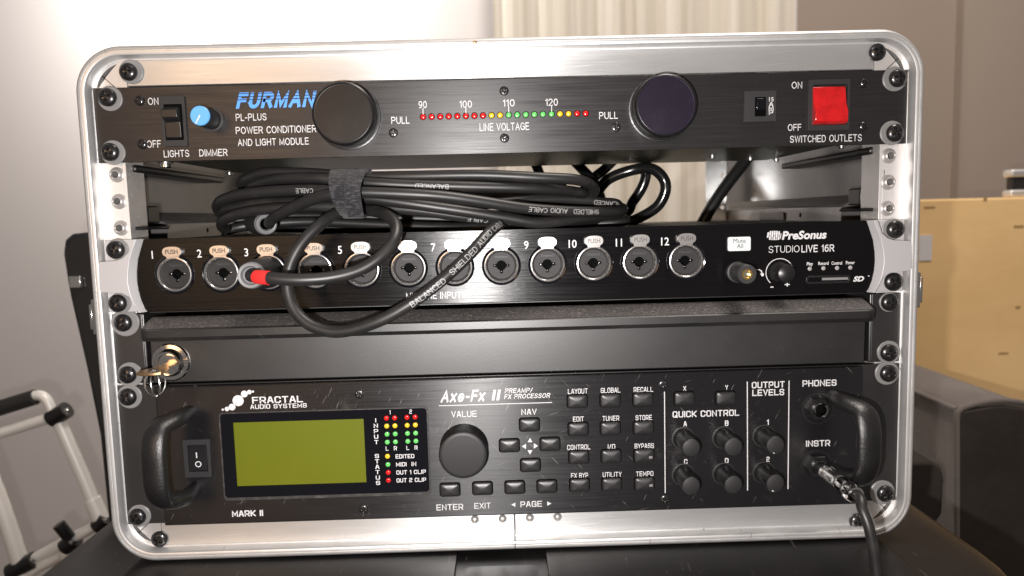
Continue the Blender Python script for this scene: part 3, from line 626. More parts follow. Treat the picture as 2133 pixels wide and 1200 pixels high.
# silver ears: a flat flange with screw pockets and a raised curved body
body_px = [(1650, 665), (1640, 690), (1690, 755), (1740, 800), (1790, 815), (1920, 820), (1930, 840), (1932, 1040), (1915, 1060), (1850, 1066), (1760, 1075), (1700, 1110), (1640, 1180), (1628, 1200)]
body = [at(1400 + a / 3.871, 290 + b / 3.871, -7) for a, b in body_px]
bodyR = [(p.x, p.z) for p in body]
flR = arcR[:] + [(240.9, ZMB), (240.9, ZMT)]
btop = [(bodyR[0][0] - 4, ZMT - .1)]; 
tail = [(bodyR[-2][0], ZMB + .1)] + [b for b in reversed(bodyR[2:-2])] + [(bodyR[0][0] + .6, ZMT - .1)]
raised = [(x + .1, z) for x, z in arcR] + tail
nar = len(arcR)
for sx in (1, -1):
    MB().prism([(sx * x, z) for x, z in flR], -1.6, 2.8).build('mounting_ear', MT['silver'], mx, bev=.5)
    eb = MB().prism([(sx * x, z) for x, z in raised], -7.2, -1.7); nr = len(raised)
    for i in range(nar):                                             # the inner curve is a broad chamfer down to the black face
        k = 3.4 * (1 - .35 * abs(i / (nar - 1) - .5) * 2); eb.v[i] = Vector((eb.v[i].x + sx * k, eb.v[i].y, eb.v[i].z)); eb.v[i + nr].y = -2.6
    eb.build('ear_body', MT['silver'], mx, bev=.6, seg=3)
rack_screws(mx, [(235.5, 521, 6.4, .8, .2), (240, 633, 6.4, 1.2, .2), (1870.5, 478, 6.4, -1.2, 0)], -1.6, R=5.3)
screw(mx, 1866.5, 588, -1.6, R=5.6, H=3.6, name='rack_screw')
# combo jacks
def pol(cx, cz, n=64):
    o = []
    for k in range(n):
        t = 2 * math.pi * k / n; r = 3.0
        for a in (0, math.pi, 1.5 * math.pi):
            d = abs((t - a + math.pi) % (2 * math.pi) - math.pi)
            s_ = 4.0 * math.sin(d)
            if d < .6 and abs(s_) < .95: r = max(r, 4.0 * math.cos(d) + math.sqrt(.95 ** 2 - s_ ** 2))
        o.append((cx + r * math.cos(t), cz + r * math.sin(t)))
    return o
def make_jack(x):
    wo = Vector((x, YM, JZ))
    j = MB().lathe([(10.5, -6), (10.5, -.2), (11.8, -.1), (11.8, .6), (11.3, 1.0), (10.7, .8)], wo, n=56).build('input_jack', MT['acrylic'], mx, wo=wo)
    MB().prism(circ(x, JZ, 8.2, 48), YM + 2.4, YM + 4.5, [pol(x, JZ)]).build('jack_insert', MT['insert'], j, bev=.2)
    MB().lathe([(10.6, .6), (10.2, 1.15), (9.7, 1.25), (9.2, .9), (8.9, .2), (8.6, -1.0), (8.3, -2.3), (8.2, -5)], wo, n=56).build('jack_ring', MT['ringchrome'], j)
    MB().lathe([(8.5, 0), (0, 0)], (x, YM + 9, JZ), n=40).build('jack_bore', MT['hole'], j)
    mb = MB()
    for dx, dz in ((-3.9, 0), (3.9, 0), (0, -3.9)): mb.lathe([(.55, -3), (.55, .2), (0, .6)], (x + dx, YM + 4.2, JZ + dz), n=12)
    mb.build('contact_pin', MT['chrome'], j)
    zt = JZ + 13.5
    tab = MB().prism([(x + 5.5 * math.copysign(abs(math.cos(t)) ** .75, math.cos(t)), zt + 3.1 * math.copysign(abs(math.sin(t)) ** .8, math.sin(t))) for t in [2 * math.pi * k / 36 for k in range(36)]], YM - 2.6, YM - .2)
    tab.prism([(x - 3.6, JZ + 9.6), (x + 3.6, JZ + 9.6), (x + 4.6, zt), (x - 4.6, zt)], YM - 1.6, YM - .3)
    tab.build('release_tab', MT['tab'], j, bev=.55, seg=3)
    vs, fs = font_mesh('PUSH', .02); k = 7.4 / (max(v[0] for v in vs) - min(v[0] for v in vs)); u0 = (max(v[0] for v in vs) + min(v[0] for v in vs)) / 2
    MB().add([(x + (u - u0) * k, YM - 2.68, zt - 1.2 + v * 2.5 / CAPH) for u, v in vs], fs).build('embossed_text', MT['tabtext'], j, smooth=False)
    vs, fs = font_mesh('Amphenol', 0); k = 7.6 / (max(v[0] for v in vs) - min(v[0] for v in vs)); u0 = (max(v[0] for v in vs) + min(v[0] for v in vs)) / 2
    MB().add([(x + (u - u0) * k, YM + 2.34, JZ + 4.6 + v * 1.5 / CAPH) for u, v in vs], fs).build('printed_text', MT['darkprint'], j, smooth=False)
    return j
MT['tab'] = M('brushed_nickel_tab', (.74, .71, .69), .30, .9, aniso=(.5, (0, 0, 1)), bump=((700, 700, 700), .1, .05))
MT['tabtext'] = M('embossed_letter', (.12, .105, .10), .45, .5)

j0 = make_jack(JX[0])
for x in JX[1:]: dup(j0, Vector((x, YM, JZ)), mx)
YQ = YM - .07
for k in range(12):
    c = Vector((JX[k] - 12.6, 0, JZ + 12.0)); s = str(k + 1); hw = 1.35 if k < 9 else 2.4
    vs, fs = font_mesh(s, .01); lo, hi = min(v[0] for v in vs), max(v[0] for v in vs); kk = 4.6 / CAPH
    MB().add([(c.x + (v[0] - (lo + hi) / 2) * kk * .9, YQ, c.z - 2.3 + v[1] * kk) for v in vs], fs).build('channel_number', MT['white'], mx, smooth=False)
T(mx, 'MIC/LINE INPUTS', 846, 971, 615.5, YQ, h=12.5, font='h', st=.95)
mt = MB().prism(rrect(at(1515, 508, YM).x, at(1562, 508, YM).x, at(1538, 522.5, YM).z, at(1538, 493.5, YM).z, 1.0, 4), YM - 1.5, YM + .2).build('mute_button', MT['mute'], mx, bev=.4)
T(mt, 'Mute', 1527.5, 1553.5, 501.5, YM - 1.57, 'darkprint', h=9); T(mt, 'All', 1535, 1548, 512.5, YM - 1.57, 'darkprint', h=9.5)
c = at(1624, 567.5, YM)
lk = MB().lathe([(6.6, 0), (6.4, 1), (5.9, 2.2), (5.7, 9.5), (5.0, 11.2), (3.0, 12.2), (0, 12.6)], (c.x, YM - .1, c.z), n=44).build('level_knob', MT['plastic'], mx)
ring = [(c.x + r * math.cos(t), c.z + r * math.sin(t)) for r, seq in ((8.6, range(-48, 229, 6)), (8.15, range(228, -49, -6))) for t in [math.radians(a) for a in seq]]
MB().prism(ring, YQ, YQ + .05).build('printed_ring', MT['white'], mx, smooth=False)
T(mx, '-', 1605, 1611, 596, YQ, h=12, bold=.02); T(mx, '+', 1634.5, 1645, 593, YQ, h=11, bold=.02)
for px, py in ((1687, 560), (1715.5, 559), (1744, 558.5), (1771.5, 557.5)): LED(mx, 'clearled', px, py, YM, 1.25, .5)
for s, x0, x1, yc in (('Play', 1680.5, 1693.5, 549.5), ('Record', 1704.5, 1726, 548.5), ('Control', 1732, 1754, 548), ('Power', 1762, 1780.5, 547)): T(mx, s, x0, x1, yc, YQ, h=6.5, bold=.02)
MB().prism(rrect(at(1679, 580, YM).x, at(1771, 580, YM).x, at(1725, 590.5, YM).z, at(1725, 574, YM).z, 1.4, 4), YM - .5, YM + .1, [rrect(at(1683, 580, YM).x, at(1767, 580, YM).x, at(1725, 586.5, YM).z, at(1725, 577.5, YM).z, .8, 3)]).build('card_slot', MT['plastic'], mx, bev=.2)
MB().box(at(1712, 580, YM).x, at(1766, 580, YM).x, YM - .2, YM - .08, at(1725, 583.5, YM).z, at(1725, 578.5, YM).z).build('card_slot_shutter', MT['greyprint'], mx)
T(mx, 'PreSonus', 1629, 1723, 489.5, YQ, h=16, bold=.035, shear=.17, name='brand_lettering')
T(mx, 'STUDIO', 1601, 1665.5, 519, YQ, h=13, font='h', st=.62, name='brand_lettering'); T(mx, 'LIVE 16R', 1669.5, 1738, 517.5, YQ, h=13, font='h', st=1.05, name='brand_lettering')
# rounded wave badge: white lozenge strips cut by a dark zigzag
strips = []
for i, (a, b, t0, t1) in enumerate(((1598, 1601.5, 484, 495), (1602.5, 1606, 481.5, 499.5), (1607, 1610.5, 481, 500), (1611.5, 1615, 481, 500), (1616, 1619.5, 481, 500), (1620.5, 1624, 482, 499.5), (1625, 1627, 486, 498))):
    strips.append([(a + 1, t0), (b + .8, t0), (b - .8, t1), (a - .8, t1)])
shape(mx, strips, YQ, name='wave_badge')
shape(mx, [[(x, 493 - (4 if i % 2 else -4)), (x + 4.5, 493 + (4 if i % 2 else -4)), (x + 4.5, 494.5 + (4 if i % 2 else -4)), (x, 494.5 - (4 if i % 2 else -4))] for i, x in enumerate((1599, 1603.5, 1608, 1612.5, 1617, 1621.5))], YQ - .04, 'darkprint', 'wave_line')
T(mx, 'SD', 1777, 1801, 581, YQ, h=10, bold=.045, shear=.3); shape(mx, [[(1808, 574), (1811, 574), (1811, 576), (1808, 576)]], YQ)
shape(mx, [[(1576, 561), (1582, 561), (1587, 564), (1588.5, 570), (1586.5, 570), (1585, 565.5), (1581, 562.8), (1576, 562.8)], [(1583.5, 570), (1591, 569), (1591, 574.5), (1587, 576)]], YQ, name='headphone_mark')

# headphone adapter plugged into the mixer
hp = thing('headphone_adapter', 'small black knurled plug adapter with a gold ring, stuck into the mixer', 'adapter', (at(1533, 566, YM).x, YM, at(1533, 566, YM).z))
c = at(1534.5, 566.5, YM)
MB().lathe([(6.4, 0), (6.4, 2), (5.4, 2.3), (5.4, 4), (5.9, 4.5)] + [(5.9 if k % 2 else 5.5, 5 + k * .9) for k in range(8)] + [(5.7, 13), (5.7, 18), (5.2, 18.6), (3.2, 18.6), (3.0, 18)], (c.x, YM - .3, c.z), n=40).build('adapter_body', MT['plasticm'], hp)
MB().lathe([(3.2, 0), (3.1, .5), (2.1, .5), (1.8, -1), (1.8, -6)], (c.x, YM - 18.6, c.z), n=32).build('gold_ring', MT['gold'], hp)
MB().lathe([(1.85, 0), (0, 0)], (c.x, YM - 16, c.z), n=20).build('socket_bore', MT['steel'], hp)

# ================================================================== RACK DRAWER
dr = thing('rack_storage_unit', 'plain black rack drawer with a textured pull lip and a chrome lock', 'drawer', (0, 100, -177.8))
for sx in (-1, 1):
    MB().box(*sorted((sx * 241.0, sx * 222.5)), .2, 2.8, -177.3, -134.2).box(*sorted((sx * 224.2, sx * 221.6)), .3, 30, -177.3, -134.2).build('mounting_ear', MT['satin'], dr, bev=1.1, seg=4)
MB().prism([(-218.3, -177.2), (218.3, -177.2), (218.3, -139.0), (-218.3, -139.0)], -1.6, 2.0).build('drawer_front', MT['satin'], dr, bev=.8, seg=3)
MB().box(-216, 216, 2.2, 240, -176.6, -139).build('drawer_box', MT['boxdark'], dr)
# pull lip
xl = 216.6
lip = [(-xl, -1.0), (-xl, -14), (-xl + 5, -18.6), (xl - 5, -18.6), (xl, -14), (xl, -1.0)]
mb = MB(); top = [(-1.0, -136.6), (-10, -139.0), (-17.5, -141.6), (-18.6, -142.4), (-18.6, -146.6), (-17.2, -149.0), (-13.5, -149.6), (-2, -148.6)]
n = len(top); xs = [(-xl + 5, 1), (-xl + 1.2, .94), (-xl, .72)]
def sect(x, k): return [(x, -1 + (y + 1) * k, z) for y, z in top]
order = [(-xl, .74), (-xl + .8, .88), (-xl + 3, .97), (-xl + 6, 1), (xl - 6, 1), (xl - 3, .97), (xl - .8, .88), (xl, .74)]
vs = []; fs = []
for x, k in order: vs += sect(x, k)
for i in range(len(order) - 1):
    for q in range(n): fs.append((i * n + q, i * n + (q + 1) % n, (i + 1) * n + (q + 1) % n, (i + 1) * n + q))
fs += [tuple(range(n)), tuple((len(order) - 1) * n + q for q in range(n))]
MB().add(vs, fs).build('pull_lip', MT['satin'], dr, ang=28)
vs = []; fs = []
for x, k in order[1:-1]: vs += [(x, -1 + (y + 1) * k, z + .12) for y, z in top[:3]]
for i in range(len(order) - 3):
    for q in range(2): fs.append((i * 3 + q, i * 3 + q + 1, (i + 1) * 3 + q + 1, (i + 1) * 3 + q))
MB().add(vs, fs).build('grip_strip', MT['speck'], dr, ang=28)
rack_screws(dr, [(251, 674, 8.4, .8, 0), (260.5, 783, 7.6, 1.0, -.2), (1859, 631, 6.0, 0, 0), (1857, 737, 7.2, .4, .2)], .2)
c = at(357, 754, -1.6)
lock = MB().lathe([(11.6, 0), (11.6, .8), (10.8, 1.7), (8.6, 2.0), (8.1, 4.4), (7.2, 5.4), (6.2, 5.2), (5.8, 4.0), (4.6, 4.2), (0, 4.2)], (c.x, -1.7, c.z), n=52).build('lock', MT['chrome'], dr)
ky = thing('key', 'flat brass key left in the drawer lock with a small wire ring hanging from it', 'key', (c.x, -20, c.z - 4))
kz = c.z - 1.0; kx = c.x + .6
out = [(kx + 3.2, -5), (kx + 3.2, -14), (kx + 5.5, -18), (kx + 7.4, -24), (kx + 6.6, -30.5), (kx + 3, -32.5), (kx - 4, -32.5), (kx - 7.6, -30.5), (kx - 8.2, -24), (kx - 6, -18), (kx - 3.6, -14), (kx - 3.6, -5)]
hx = kx + 1.6
MB().prism(out, kz - .8, kz + .8, [[(hx + 2.0 * math.cos(t), -28 + 2.0 * math.sin(t)) for t in [2 * math.pi * k / 14 for k in range(14)]]], axis='z').build('key_blade', MT['brass'], ky, bev=.25)
for tilt, R_ in ((.9, 7.4), (-.75, 7.8)):
    cc = Vector((hx, -28, kz - 6.2)); u = Vector((math.cos(tilt), math.sin(tilt), 0))
    MB().tube([cc + u * (R_ * .8 * math.cos(t)) + Vector((0, 0, R_ * math.sin(t))) for t in [2 * math.pi * k / 20 for k in range(20)]], .5, n=8, closed=True, sub=3).build('key_ring', MT['steel'], ky)

# ================================================================== EFFECTS PROCESSOR
fx = thing('effects_processor', 'two-unit black guitar effects processor with a green screen and two carrying handles', 'effects processor', (0, 120, -266.7))
YF = -5.0
MB().box(-241, 241, -.2, 2.8, -266.2, -178.4).build('mounting_ear', MT['satin'], fx, bev=.3)
xL, xR = at(322, 820, YF).x, at(1797, 800, YF).x
lcdo = (at(487, 880, YF).x, at(761, 935, YF).x, at(630, 1007.5, YF).z, at(630, 875, YF).z)
MB().box(xL, xR, YF, -.4, -266.0, -178.8).build('faceplate', MT['axe'], fx, bev=.9, seg=3)
MB().box(-216, 216, 3, 300, -265, -180).build('chassis', MT['boxdark'], fx)
rack_screws(fx, [(261, 829.5, 7.4, .6, 0), (281, 1081, 7.0, .9, .3), (1856, 780, 7.4, -.4, 0), (1849.5, 1032, 7.8, -1.4, .4)], -.2)
for px, py in ((747.5, 821.5), (757, 1062), (1382, 802), (1386, 1041)): screw(fx, px, py, YF, R=2.75, H=.9, name='panel_screw')
# handles
for sx in (-1, 1):
    zt_ = at(322, 884, -37).z if sx < 0 else at(1810, 846, -37).z; zb_ = at(322, 1066, -37).z if sx < 0 else at(1810, 1016, -37).z
    xg = sx * 203.2; xb = sx * 195.5; z0, z1 = -202.0, -242.0
    z0, z1 = zt_ - 4.0, zb_ + 4.0
    path_ = [(xb, YF + 2, z0 + 2.2), (xb, YF - 6, z0 + 2.8), (xb + sx * .6, YF - 18, z0 + 2.6), (xg - sx * .8, YF - 27.5, z0 - .5), (xg, YF - 32, z0 - 9),
             (xg, YF - 32.8, (z0 + z1) / 2), (xg, YF - 32, z1 + 9), (xg - sx * .8, YF - 27.5, z1 + .5), (xb + sx * .6, YF - 18, z1 - 2.6), (xb, YF - 6, z1 - 2.8), (xb, YF + 2, z1 - 2.2)]
    def rr(t):
        e = min(1, max(0, (abs(t - .5) - .14) / .34)); k = e * e * (3 - 2 * e); return (4.9 - 1.0 * k, 8.3 - 4.7 * k)
    MB().tube(path_, rr, n=28, sub=8).build('handle', MT['leather'], fx, ang=60)
# mains switch
ms = MB().prism(rrect(at(385, 950, YF).x, at(441, 950, YF).x, at(412, 992.5, YF).z, at(412, 914, YF).z, 1, 3), YF - 1.8, YF + .2, [rrect(at(394, 950, YF).x, at(434, 950, YF).x, at(412, 980.5, YF).z, at(412, 925, YF).z, .3, 2)]).build('power_switch', MT['plasticm'], fx, bev=.5)
zt, zb = at(412, 926, YF).z, at(412, 979.5, YF).z
MB().prism([(YF + .1, zt), (YF - .4, zt), (YF - .2, zt - 4), (YF - 2.2, zb + .4), (YF + .1, zb)], at(395.5, 950, YF).x, at(433, 950, YF).x, axis='x').build('rocker', MT['plastic'], ms, bev=.2)
T(fx, 'I', 408.2, 410.6, 948.5, YF - 1.5, h=10, font='s', st=1.5)
cc = at(413, 967, YF - 2.1); o_ = MB().prism(circ(cc.x, cc.z, 1.9, 24), cc.y, cc.y + .05, [circ(cc.x, cc.z, 1.35, 24)]); o_.build('printed_text', MT['white'], ms, smooth=False)
# display
zd0, zd1 = at(680, 1029, YF).z, at(680, 855, YF).z; xd0, xd1 = at(465, 940, YF).x, at(892, 940, YF).x
dp = MB().prism(rrect(xd0, xd1, zd0, zd1, 2.2, 5), YF - 1.5, YF + .2, [rrect(lcdo[0], lcdo[1], lcdo[2], lcdo[3], .3, 2)]).build('display_panel', MT['acrylic'], fx, bev=.9, seg=3)
MB().box(lcdo[0] - 1, lcdo[1] + 1, YF - .75, YF - .3, lcdo[2] - 1, lcdo[3] + 1).build('screen', MT['lcd'], dp)
MB().prism(rrect(xd0 - 1.2, xd1 + .8, zd0 - 2.2, zd1 + .6, 2.4, 5), YF - .7, YF + .1, [rrect(xd0 + 1, xd1 - 1, zd0 + 1, zd1 - 1, 1.5, 5)]).build('display_bezel', MT['bezel'], fx, bev=.25)
YD = YF - 1.5
for xk, dx in ((804.8, 0), (821.9, 0), (847.5, 0), (864.5, 0)):
    for r_, (py, k) in enumerate(((871.5, 'red'), (888, 'yellow'), (905, 'green'), (921.5, 'green'))):
        LED(dp, k, xk + r_ * .6, py - (xk - 804.8) * .04, YD, 1.5, .8)
for px, py, k in ((807, 951, 'yellow'), (808, 968, 'green'), (808.6, 984.8, 'red'), (809, 1001, 'red')): LED(dp, k, px, py, YD, 1.5, .8)
YE = YD - .07
VT(dp, 'INPUT', (782.5, 875.5), (784, 921), YE, h=7.5, wpx=7); VT(dp, 'STATUS', (785, 950), (787.5, 1006), YE, h=7.5, wpx=7)
for s, x0, x1, yc in (('1', 811, 813.5, 859), ('2', 852.5, 858, 857.5), ('L', 803.5, 809, 934.5), ('R', 820.5, 827, 934), ('L', 846.5, 852, 933), ('R', 863.5, 870, 932.5),
        ('EDITED', 824, 863, 950.5), ('MIDI  IN', 825, 867, 967), ('OUT 1 CLIP', 825.5, 887, 983.5), ('OUT 2 CLIP', 826, 887.5, 1000)): T(dp, s, x0, x1, yc, YE, h=7.6, font='s', st=1.15)
# value wheel
c = at(967, 932, YF)
vk = MB().lathe([(15.0, 0), (14.8, 2), (14.5, 13.6), (14.0, 14.6)], (c.x, YF - .1, c.z), n=64).build('value_knob', MT['plastic'], fx)
MB().lathe([(14.05, 0), (13.5, .5), (12, .62), (0, .7)], (c.x, YF - 14.7, c.z), n=64).build('knob_face', MT['knobtop'], vk)
# push buttons
bt = {}
def button(px, py, flag=False):
    c = at(px, py, YF - 2); wo = Vector((c.x, YF, c.z)); k = 'b' + str(flag)
    if k in bt: return dup(bt[k], wo, fx)
    hw, hh = 6.0, 4.0; mb = MB(); vs = []; fs = []
    lv = [(1.0, 0.2, 0), (1.0, 1.6, 0), (.965, 2.1, 0), (.9, 2.35, 1), (.6, 2.75, 1), (.25, 3.1, 1), (.0, 3.2, 1)]
    for kx, h, _ in lv[:-1]:
        for x, z in rrect(-hw * kx, hw * kx, -hh * kx, hh * kx, 1.5 * max(kx, .15), 5): vs.append((wo.x + x, YF - h, wo.z + z))
    n = len(vs) // (len(lv) - 1)
    for i in range(len(lv) - 2):
        for q in range(n): fs.append((i * n + q, i * n + (q + 1) % n, (i + 1) * n + (q + 1) % n, (i + 1) * n + q))
    fs.append(tuple((len(lv) - 2) * n + q for q in range(n)))
    o = mb.add(vs, fs).build('push_button', MT['rubber'], fx, wo=wo, ang=50)
    MB().prism(rrect(wo.x - hw - .55, wo.x + hw + .55, wo.z - hh - .55, wo.z + hh + .55, 1.9, 5), YF - .22, YF + .1).build('button_surround', MT['hole'], o)
    if flag: MB().box(wo.x + 2.4, wo.x + 4.8, YF - 2.9, YF - 2.3, wo.z - 1.2, wo.z + .2).build('button_window', MT['greyprint'], o)
    bt[k] = o; return o
for px, py in ((937, 1022), (1005, 1019), (1072.5, 1017), (1139.5, 1015), (1103, 886), (1061, 929.5), (1146, 926.5), (1105, 970.5), (1203, 837), (1271.5, 835), (1339.7, 833),
               (1204.7, 895), (1272, 893.5), (1341, 892), (1206, 953.8), (1273.7, 951.6), (1207.7, 1012), (1275, 1010.4), (1426, 831), (1512.6, 830)): button(px, py)
for px, py in ((1342, 950.5), (1343, 1009)): button(px, py, True)
# small knobs
for px, py, dot in ((1440, 933.5, 0), (1528, 932, 0), (1440, 1012.5, 0), (1528, 1010.5, 0), (1615.5, 928.5, 1), (1615.5, 1008, 1)):
    c = at(px, py, YF - 19)
    kn = MB().lathe([(6.0, 0), (6.0, 1.5), (5.6, 2), (5.55, 17.2), (5.3, 18.2)], (c.x, YF - .1, c.z), n=40).build('control_knob', MT['plastic'], fx)
    MB().lathe([(5.32, 0), (5.0, .55), (3.5, .95), (0, 1.15)], (c.x, YF - 18.3, c.z), n=40).build('knob_cap', MT['knobtop'], kn)
    if dot:
        a = .35 if py < 960 else -.25
        MB().lathe([(.85, 0), (.7, .25), (0, .3)], (c.x - 1.2 + a, YF - 18.75, c.z - 4.0), n=14).build('pointer_dot', MT['white'], kn)
    MB().lathe([(7.4, 0), (7.2, .25), (6.4, .35), (6.2, 0)], (c.x, YF, c.z), n=36).build('knob_skirt', MT['satin'], fx)
# sockets
def socket(px, py, name):
    c = at(px, py, YF - 2)
    s_ = MB().lathe([(10.4, 0), (10.2, .5), (9.0, .7), (8.6, .7), (8.4, 0)], (c.x, YF, c.z), n=44).lathe([(7.6, .1), (7.6, 2.8), (6.9, 3.5), (4.6, 3.5)], (c.x, YF, c.z), n=6).build(name, MT['plastic'], fx, ang=20)
    MB().lathe([(4.7, 2.5), (4.6, 5.0), (4.2, 5.4), (3.4, 5.2), (3.1, 4.0), (3.1, -2)], (c.x, YF, c.z), n=36).build('socket_bushing', MT['darkchrome'], s_)
    MB().lathe([(3.2, 0), (0, 0)], (c.x, YF - .5, c.z), n=20).build('socket_bore', MT['hole'], s_)
    return c
socket(1706, 852.5, 'phones_socket'); ic = socket(1703.5, 971.5, 'instrument_socket')
# legends
YL = YF - .07
for s, x0, x1, yc, h, st in (('FRACTAL', 525, 631, 832.5, 12, 1.2), ('AUDIO SYSTEMS', 521, 639, 846, 8, 1.1), ('MARK II', 483, 548, 1069.5, 11, 1.4), ('VALUE', 940, 993, 862.5, 11.5, .95), ('NAV', 1086, 1118, 858, 11, .95),
        ('ENTER', 909, 965, 1056.5, 11.5, 1), ('EXIT', 988, 1022, 1053.5, 11, .9), ('PAGE', 1084, 1129, 1050, 11, 1), ('LAYOUT', 1183, 1224, 815, 9.5, 1), ('GLOBAL', 1251.5, 1292, 813, 9.5, 1), ('RECALL', 1320, 1360.5, 811.5, 9.5, 1),
        ('EDIT', 1193.5, 1216, 873, 9.5, 1), ('TUNER', 1255, 1290, 871.5, 9.5, 1), ('STORE', 1324, 1358, 870, 9.5, 1), ('CONTROL', 1181.5, 1229.5, 931.5, 9.5, 1), ('I/O', 1266, 1281.5, 930.5, 9.5, 1), ('BYPASS', 1322, 1362, 929, 9.5, 1),
        ('FX BYP', 1189.5, 1225, 990.5, 9.5, 1), ('UTILITY', 1255.5, 1295, 988.5, 9.5, 1), ('TEMPO', 1325, 1361, 987, 9.5, 1), ('X', 1423, 1429.5, 809, 8.5, 1.1), ('Y', 1510.5, 1517, 807, 8.5, 1.1),
        ('QUICK CONTROL', 1401, 1540, 861.5, 11.5, 1.15), ('A', 1423.5, 1431, 883, 9.5, 1.2), ('B', 1510, 1517.5, 881.5, 9.5, 1.3), ('C', 1425, 1432, 961.5, 9, 1.2), ('D', 1510, 1517.5, 959.5, 9, 1.3),
        ('OUTPUT', 1566, 1634.5, 801.5, 11.5, 1.2), ('LEVELS', 1567, 1633.5, 817.5, 11.5, 1.2), ('1', 1597, 1601.5, 879.5, 9.5, 1.2), ('2', 1596, 1603, 956.5, 9, 1.2), ('PHONES', 1671.5, 1742.5, 798, 11.5, 1.2), ('INSTR', 1679, 1729.5, 923.5, 11.5, 1.2)):
    T(fx, s, x0, x1, yc, YL, h=h, font='s', st=st)
T(fx, 'Axe-Fx', 917, 1013, 825, YL, h=21, font='h', st=1.35, shear=.22, name='brand_lettering', under=(-1, 40, 2.4))
T(fx, 'II', 1024, 1043, 823, YL, h=19, font='h', st=1.5, shear=.2, name='brand_lettering')
T(fx, 'PREAMP/', 1051, 1110, 813.5, YL, h=8.6, font='h', st=1.15, shear=.22); T(fx, 'FX PROCESSOR', 1050, 1147, 825, YL, h=8.6, font='h', st=1.15, shear=.22)
mb = MB()
for a, b, r in ((240, 275, 9), (273, 270, 18), (313, 255, 27), (360, 205, 44), (408, 153, 27), (448, 138, 18), (476, 134, 9)):
    c = at(400 + a / 3.75, 780 + b / 3.75, YL); mb.prism(circ(c.x, c.z, r / 3.75 * mmpx(YL), 28), YL - .01 * len(mb.v) / 500, YL + .05)
mb.build('dot_swirl_mark', MT['white'], fx, smooth=False)
shape(fx, [[(1104, 912.5), (1109, 921), (1099, 921)], [(1104, 947), (1109, 938), (1099, 938)], [(1087, 930), (1095.5, 924.5), (1095.5, 935.5)], [(1120.5, 929), (1112, 923.5), (1112, 934.5)],
           [(1065, 1051.5), (1073.5, 1047), (1073.5, 1056)], [(1148.5, 1049), (1140, 1044.5), (1140, 1053.5)]], YL, name='printed_arrows')
shape(fx, [[(1383.2, 816), (1385, 816), (1386.5, 1027), (1384.7, 1027)], [(1555.6, 795), (1557.6, 795), (1558.2, 1022), (1556.2, 1022)], [(1642.6, 793), (1644.6, 793), (1642.4, 1019), (1640.4, 1019)]], YL, name='printed_dividers')

# ================================================================== COILED MICROPHONE CABLE
ca = thing('audio_cable', 'coiled black audio cable with printed lettering and red tape beside its plug', 'audio cable', (0, -20, -88))
RCB = 3.35
def path(l): return [at(*p) for p in l]
strands = [
 [(503, 386, 25), (508, 376, 20), (521, 369, 16), (555, 359, 10), (622, 360, 4), (690, 364, 0), (760, 368, -2), (860, 367, -6), (1000, 365, -8), (1120, 370, -8), (1195, 374, -4), (1228, 383, 4), (1238, 397, 12), (1226, 409, 22), (1190, 414, 30), (1100, 410, 36), (960, 405, 40)],
 [(520, 394, 20), (532, 384, 14), (577, 373, 4), (645, 371, -4), (700, 374, -8), (770, 381, -12), (860, 386, -12), (980, 389, -10), (1100, 392, -6), (1175, 397, 4), (1215, 404, 16), (1200, 414, 30), (1050, 420, 40)],
 [(560, 467, 6), (566, 458, 2), (589, 443, -8), (622, 427, -14), (660, 412, -20), (700, 404, -24), (755, 401, -26), (860, 405, -26), (930, 410, -24), (1010, 421, -20), (1096, 434, -14), (1201, 441, -4), (1270, 441, 6), (1292, 439, 14), (1296, 434, 22), (1270, 430, 32), (1150, 428, 44)],
 [(454, 436, 24), (453, 428, 18), (465, 416, 10), (510, 404, 2), (600, 397, -6), (690, 398, -14), (755, 410, -16), (860, 425, -18), (965, 440, -16), (1060, 455, -12), (1122, 464, -8), (1201, 456, 2), (1270, 447, 14), (1285, 446, 22), (1250, 450, 34), (1100, 456, 44)],
 [(470, 478, 26), (462, 470, 20), (470, 456, 12), (521, 440, 4), (600, 432, -2), (700, 430, -6), (860, 437, -12), (965, 451, -10), (1040, 458, -4), (1120, 462, 12), (1220, 458, 26), (1260, 456, 40)],
 [(456, 444, 26), (476, 433, 18), (555, 423, 8), (667, 420, -2), (760, 424, -4), (900, 428, -2), (1020, 424, 2), (1120, 416, 10), (1200, 416, 16), (1254, 422, 20), (1280, 424, 24), (1284, 430, 30), (1240, 436, 40)],
 [(470, 480, 40), (520, 470, 46), (640, 462, 52), (800, 468, 50), (960, 474, 44), (1080, 471, 40), (1200, 468, 36), (1290, 463, 34), (1296, 455, 46), (1230, 446, 58), (1000, 448, 66)],
 [(480, 440, 60), (560, 448, 62), (760, 452, 64), (1000, 458, 66)],
 [(500, 410, 50), (620, 402, 54), (800, 406, 56), (1040, 412, 52)],
 [(500, 470, 70), (700, 478, 76), (900, 482, 80), (1010, 478, 80)],
 [(520, 380, 40), (640, 384, 46), (800, 384, 46), (1020, 376, 40), (1180, 384, 34)],
 [(488, 458, 56), (640, 470, 64), (820, 474, 70), (985, 470, 74)],
]
DP = [densify([v for v in path(l)], 8) for l in strands]
mb = MB()
for d in DP[:6]: mb.tube(d, RCB, n=14, dens=False)
for d in DP[6:]: mb.tube(d, RCB, n=10, dens=False)
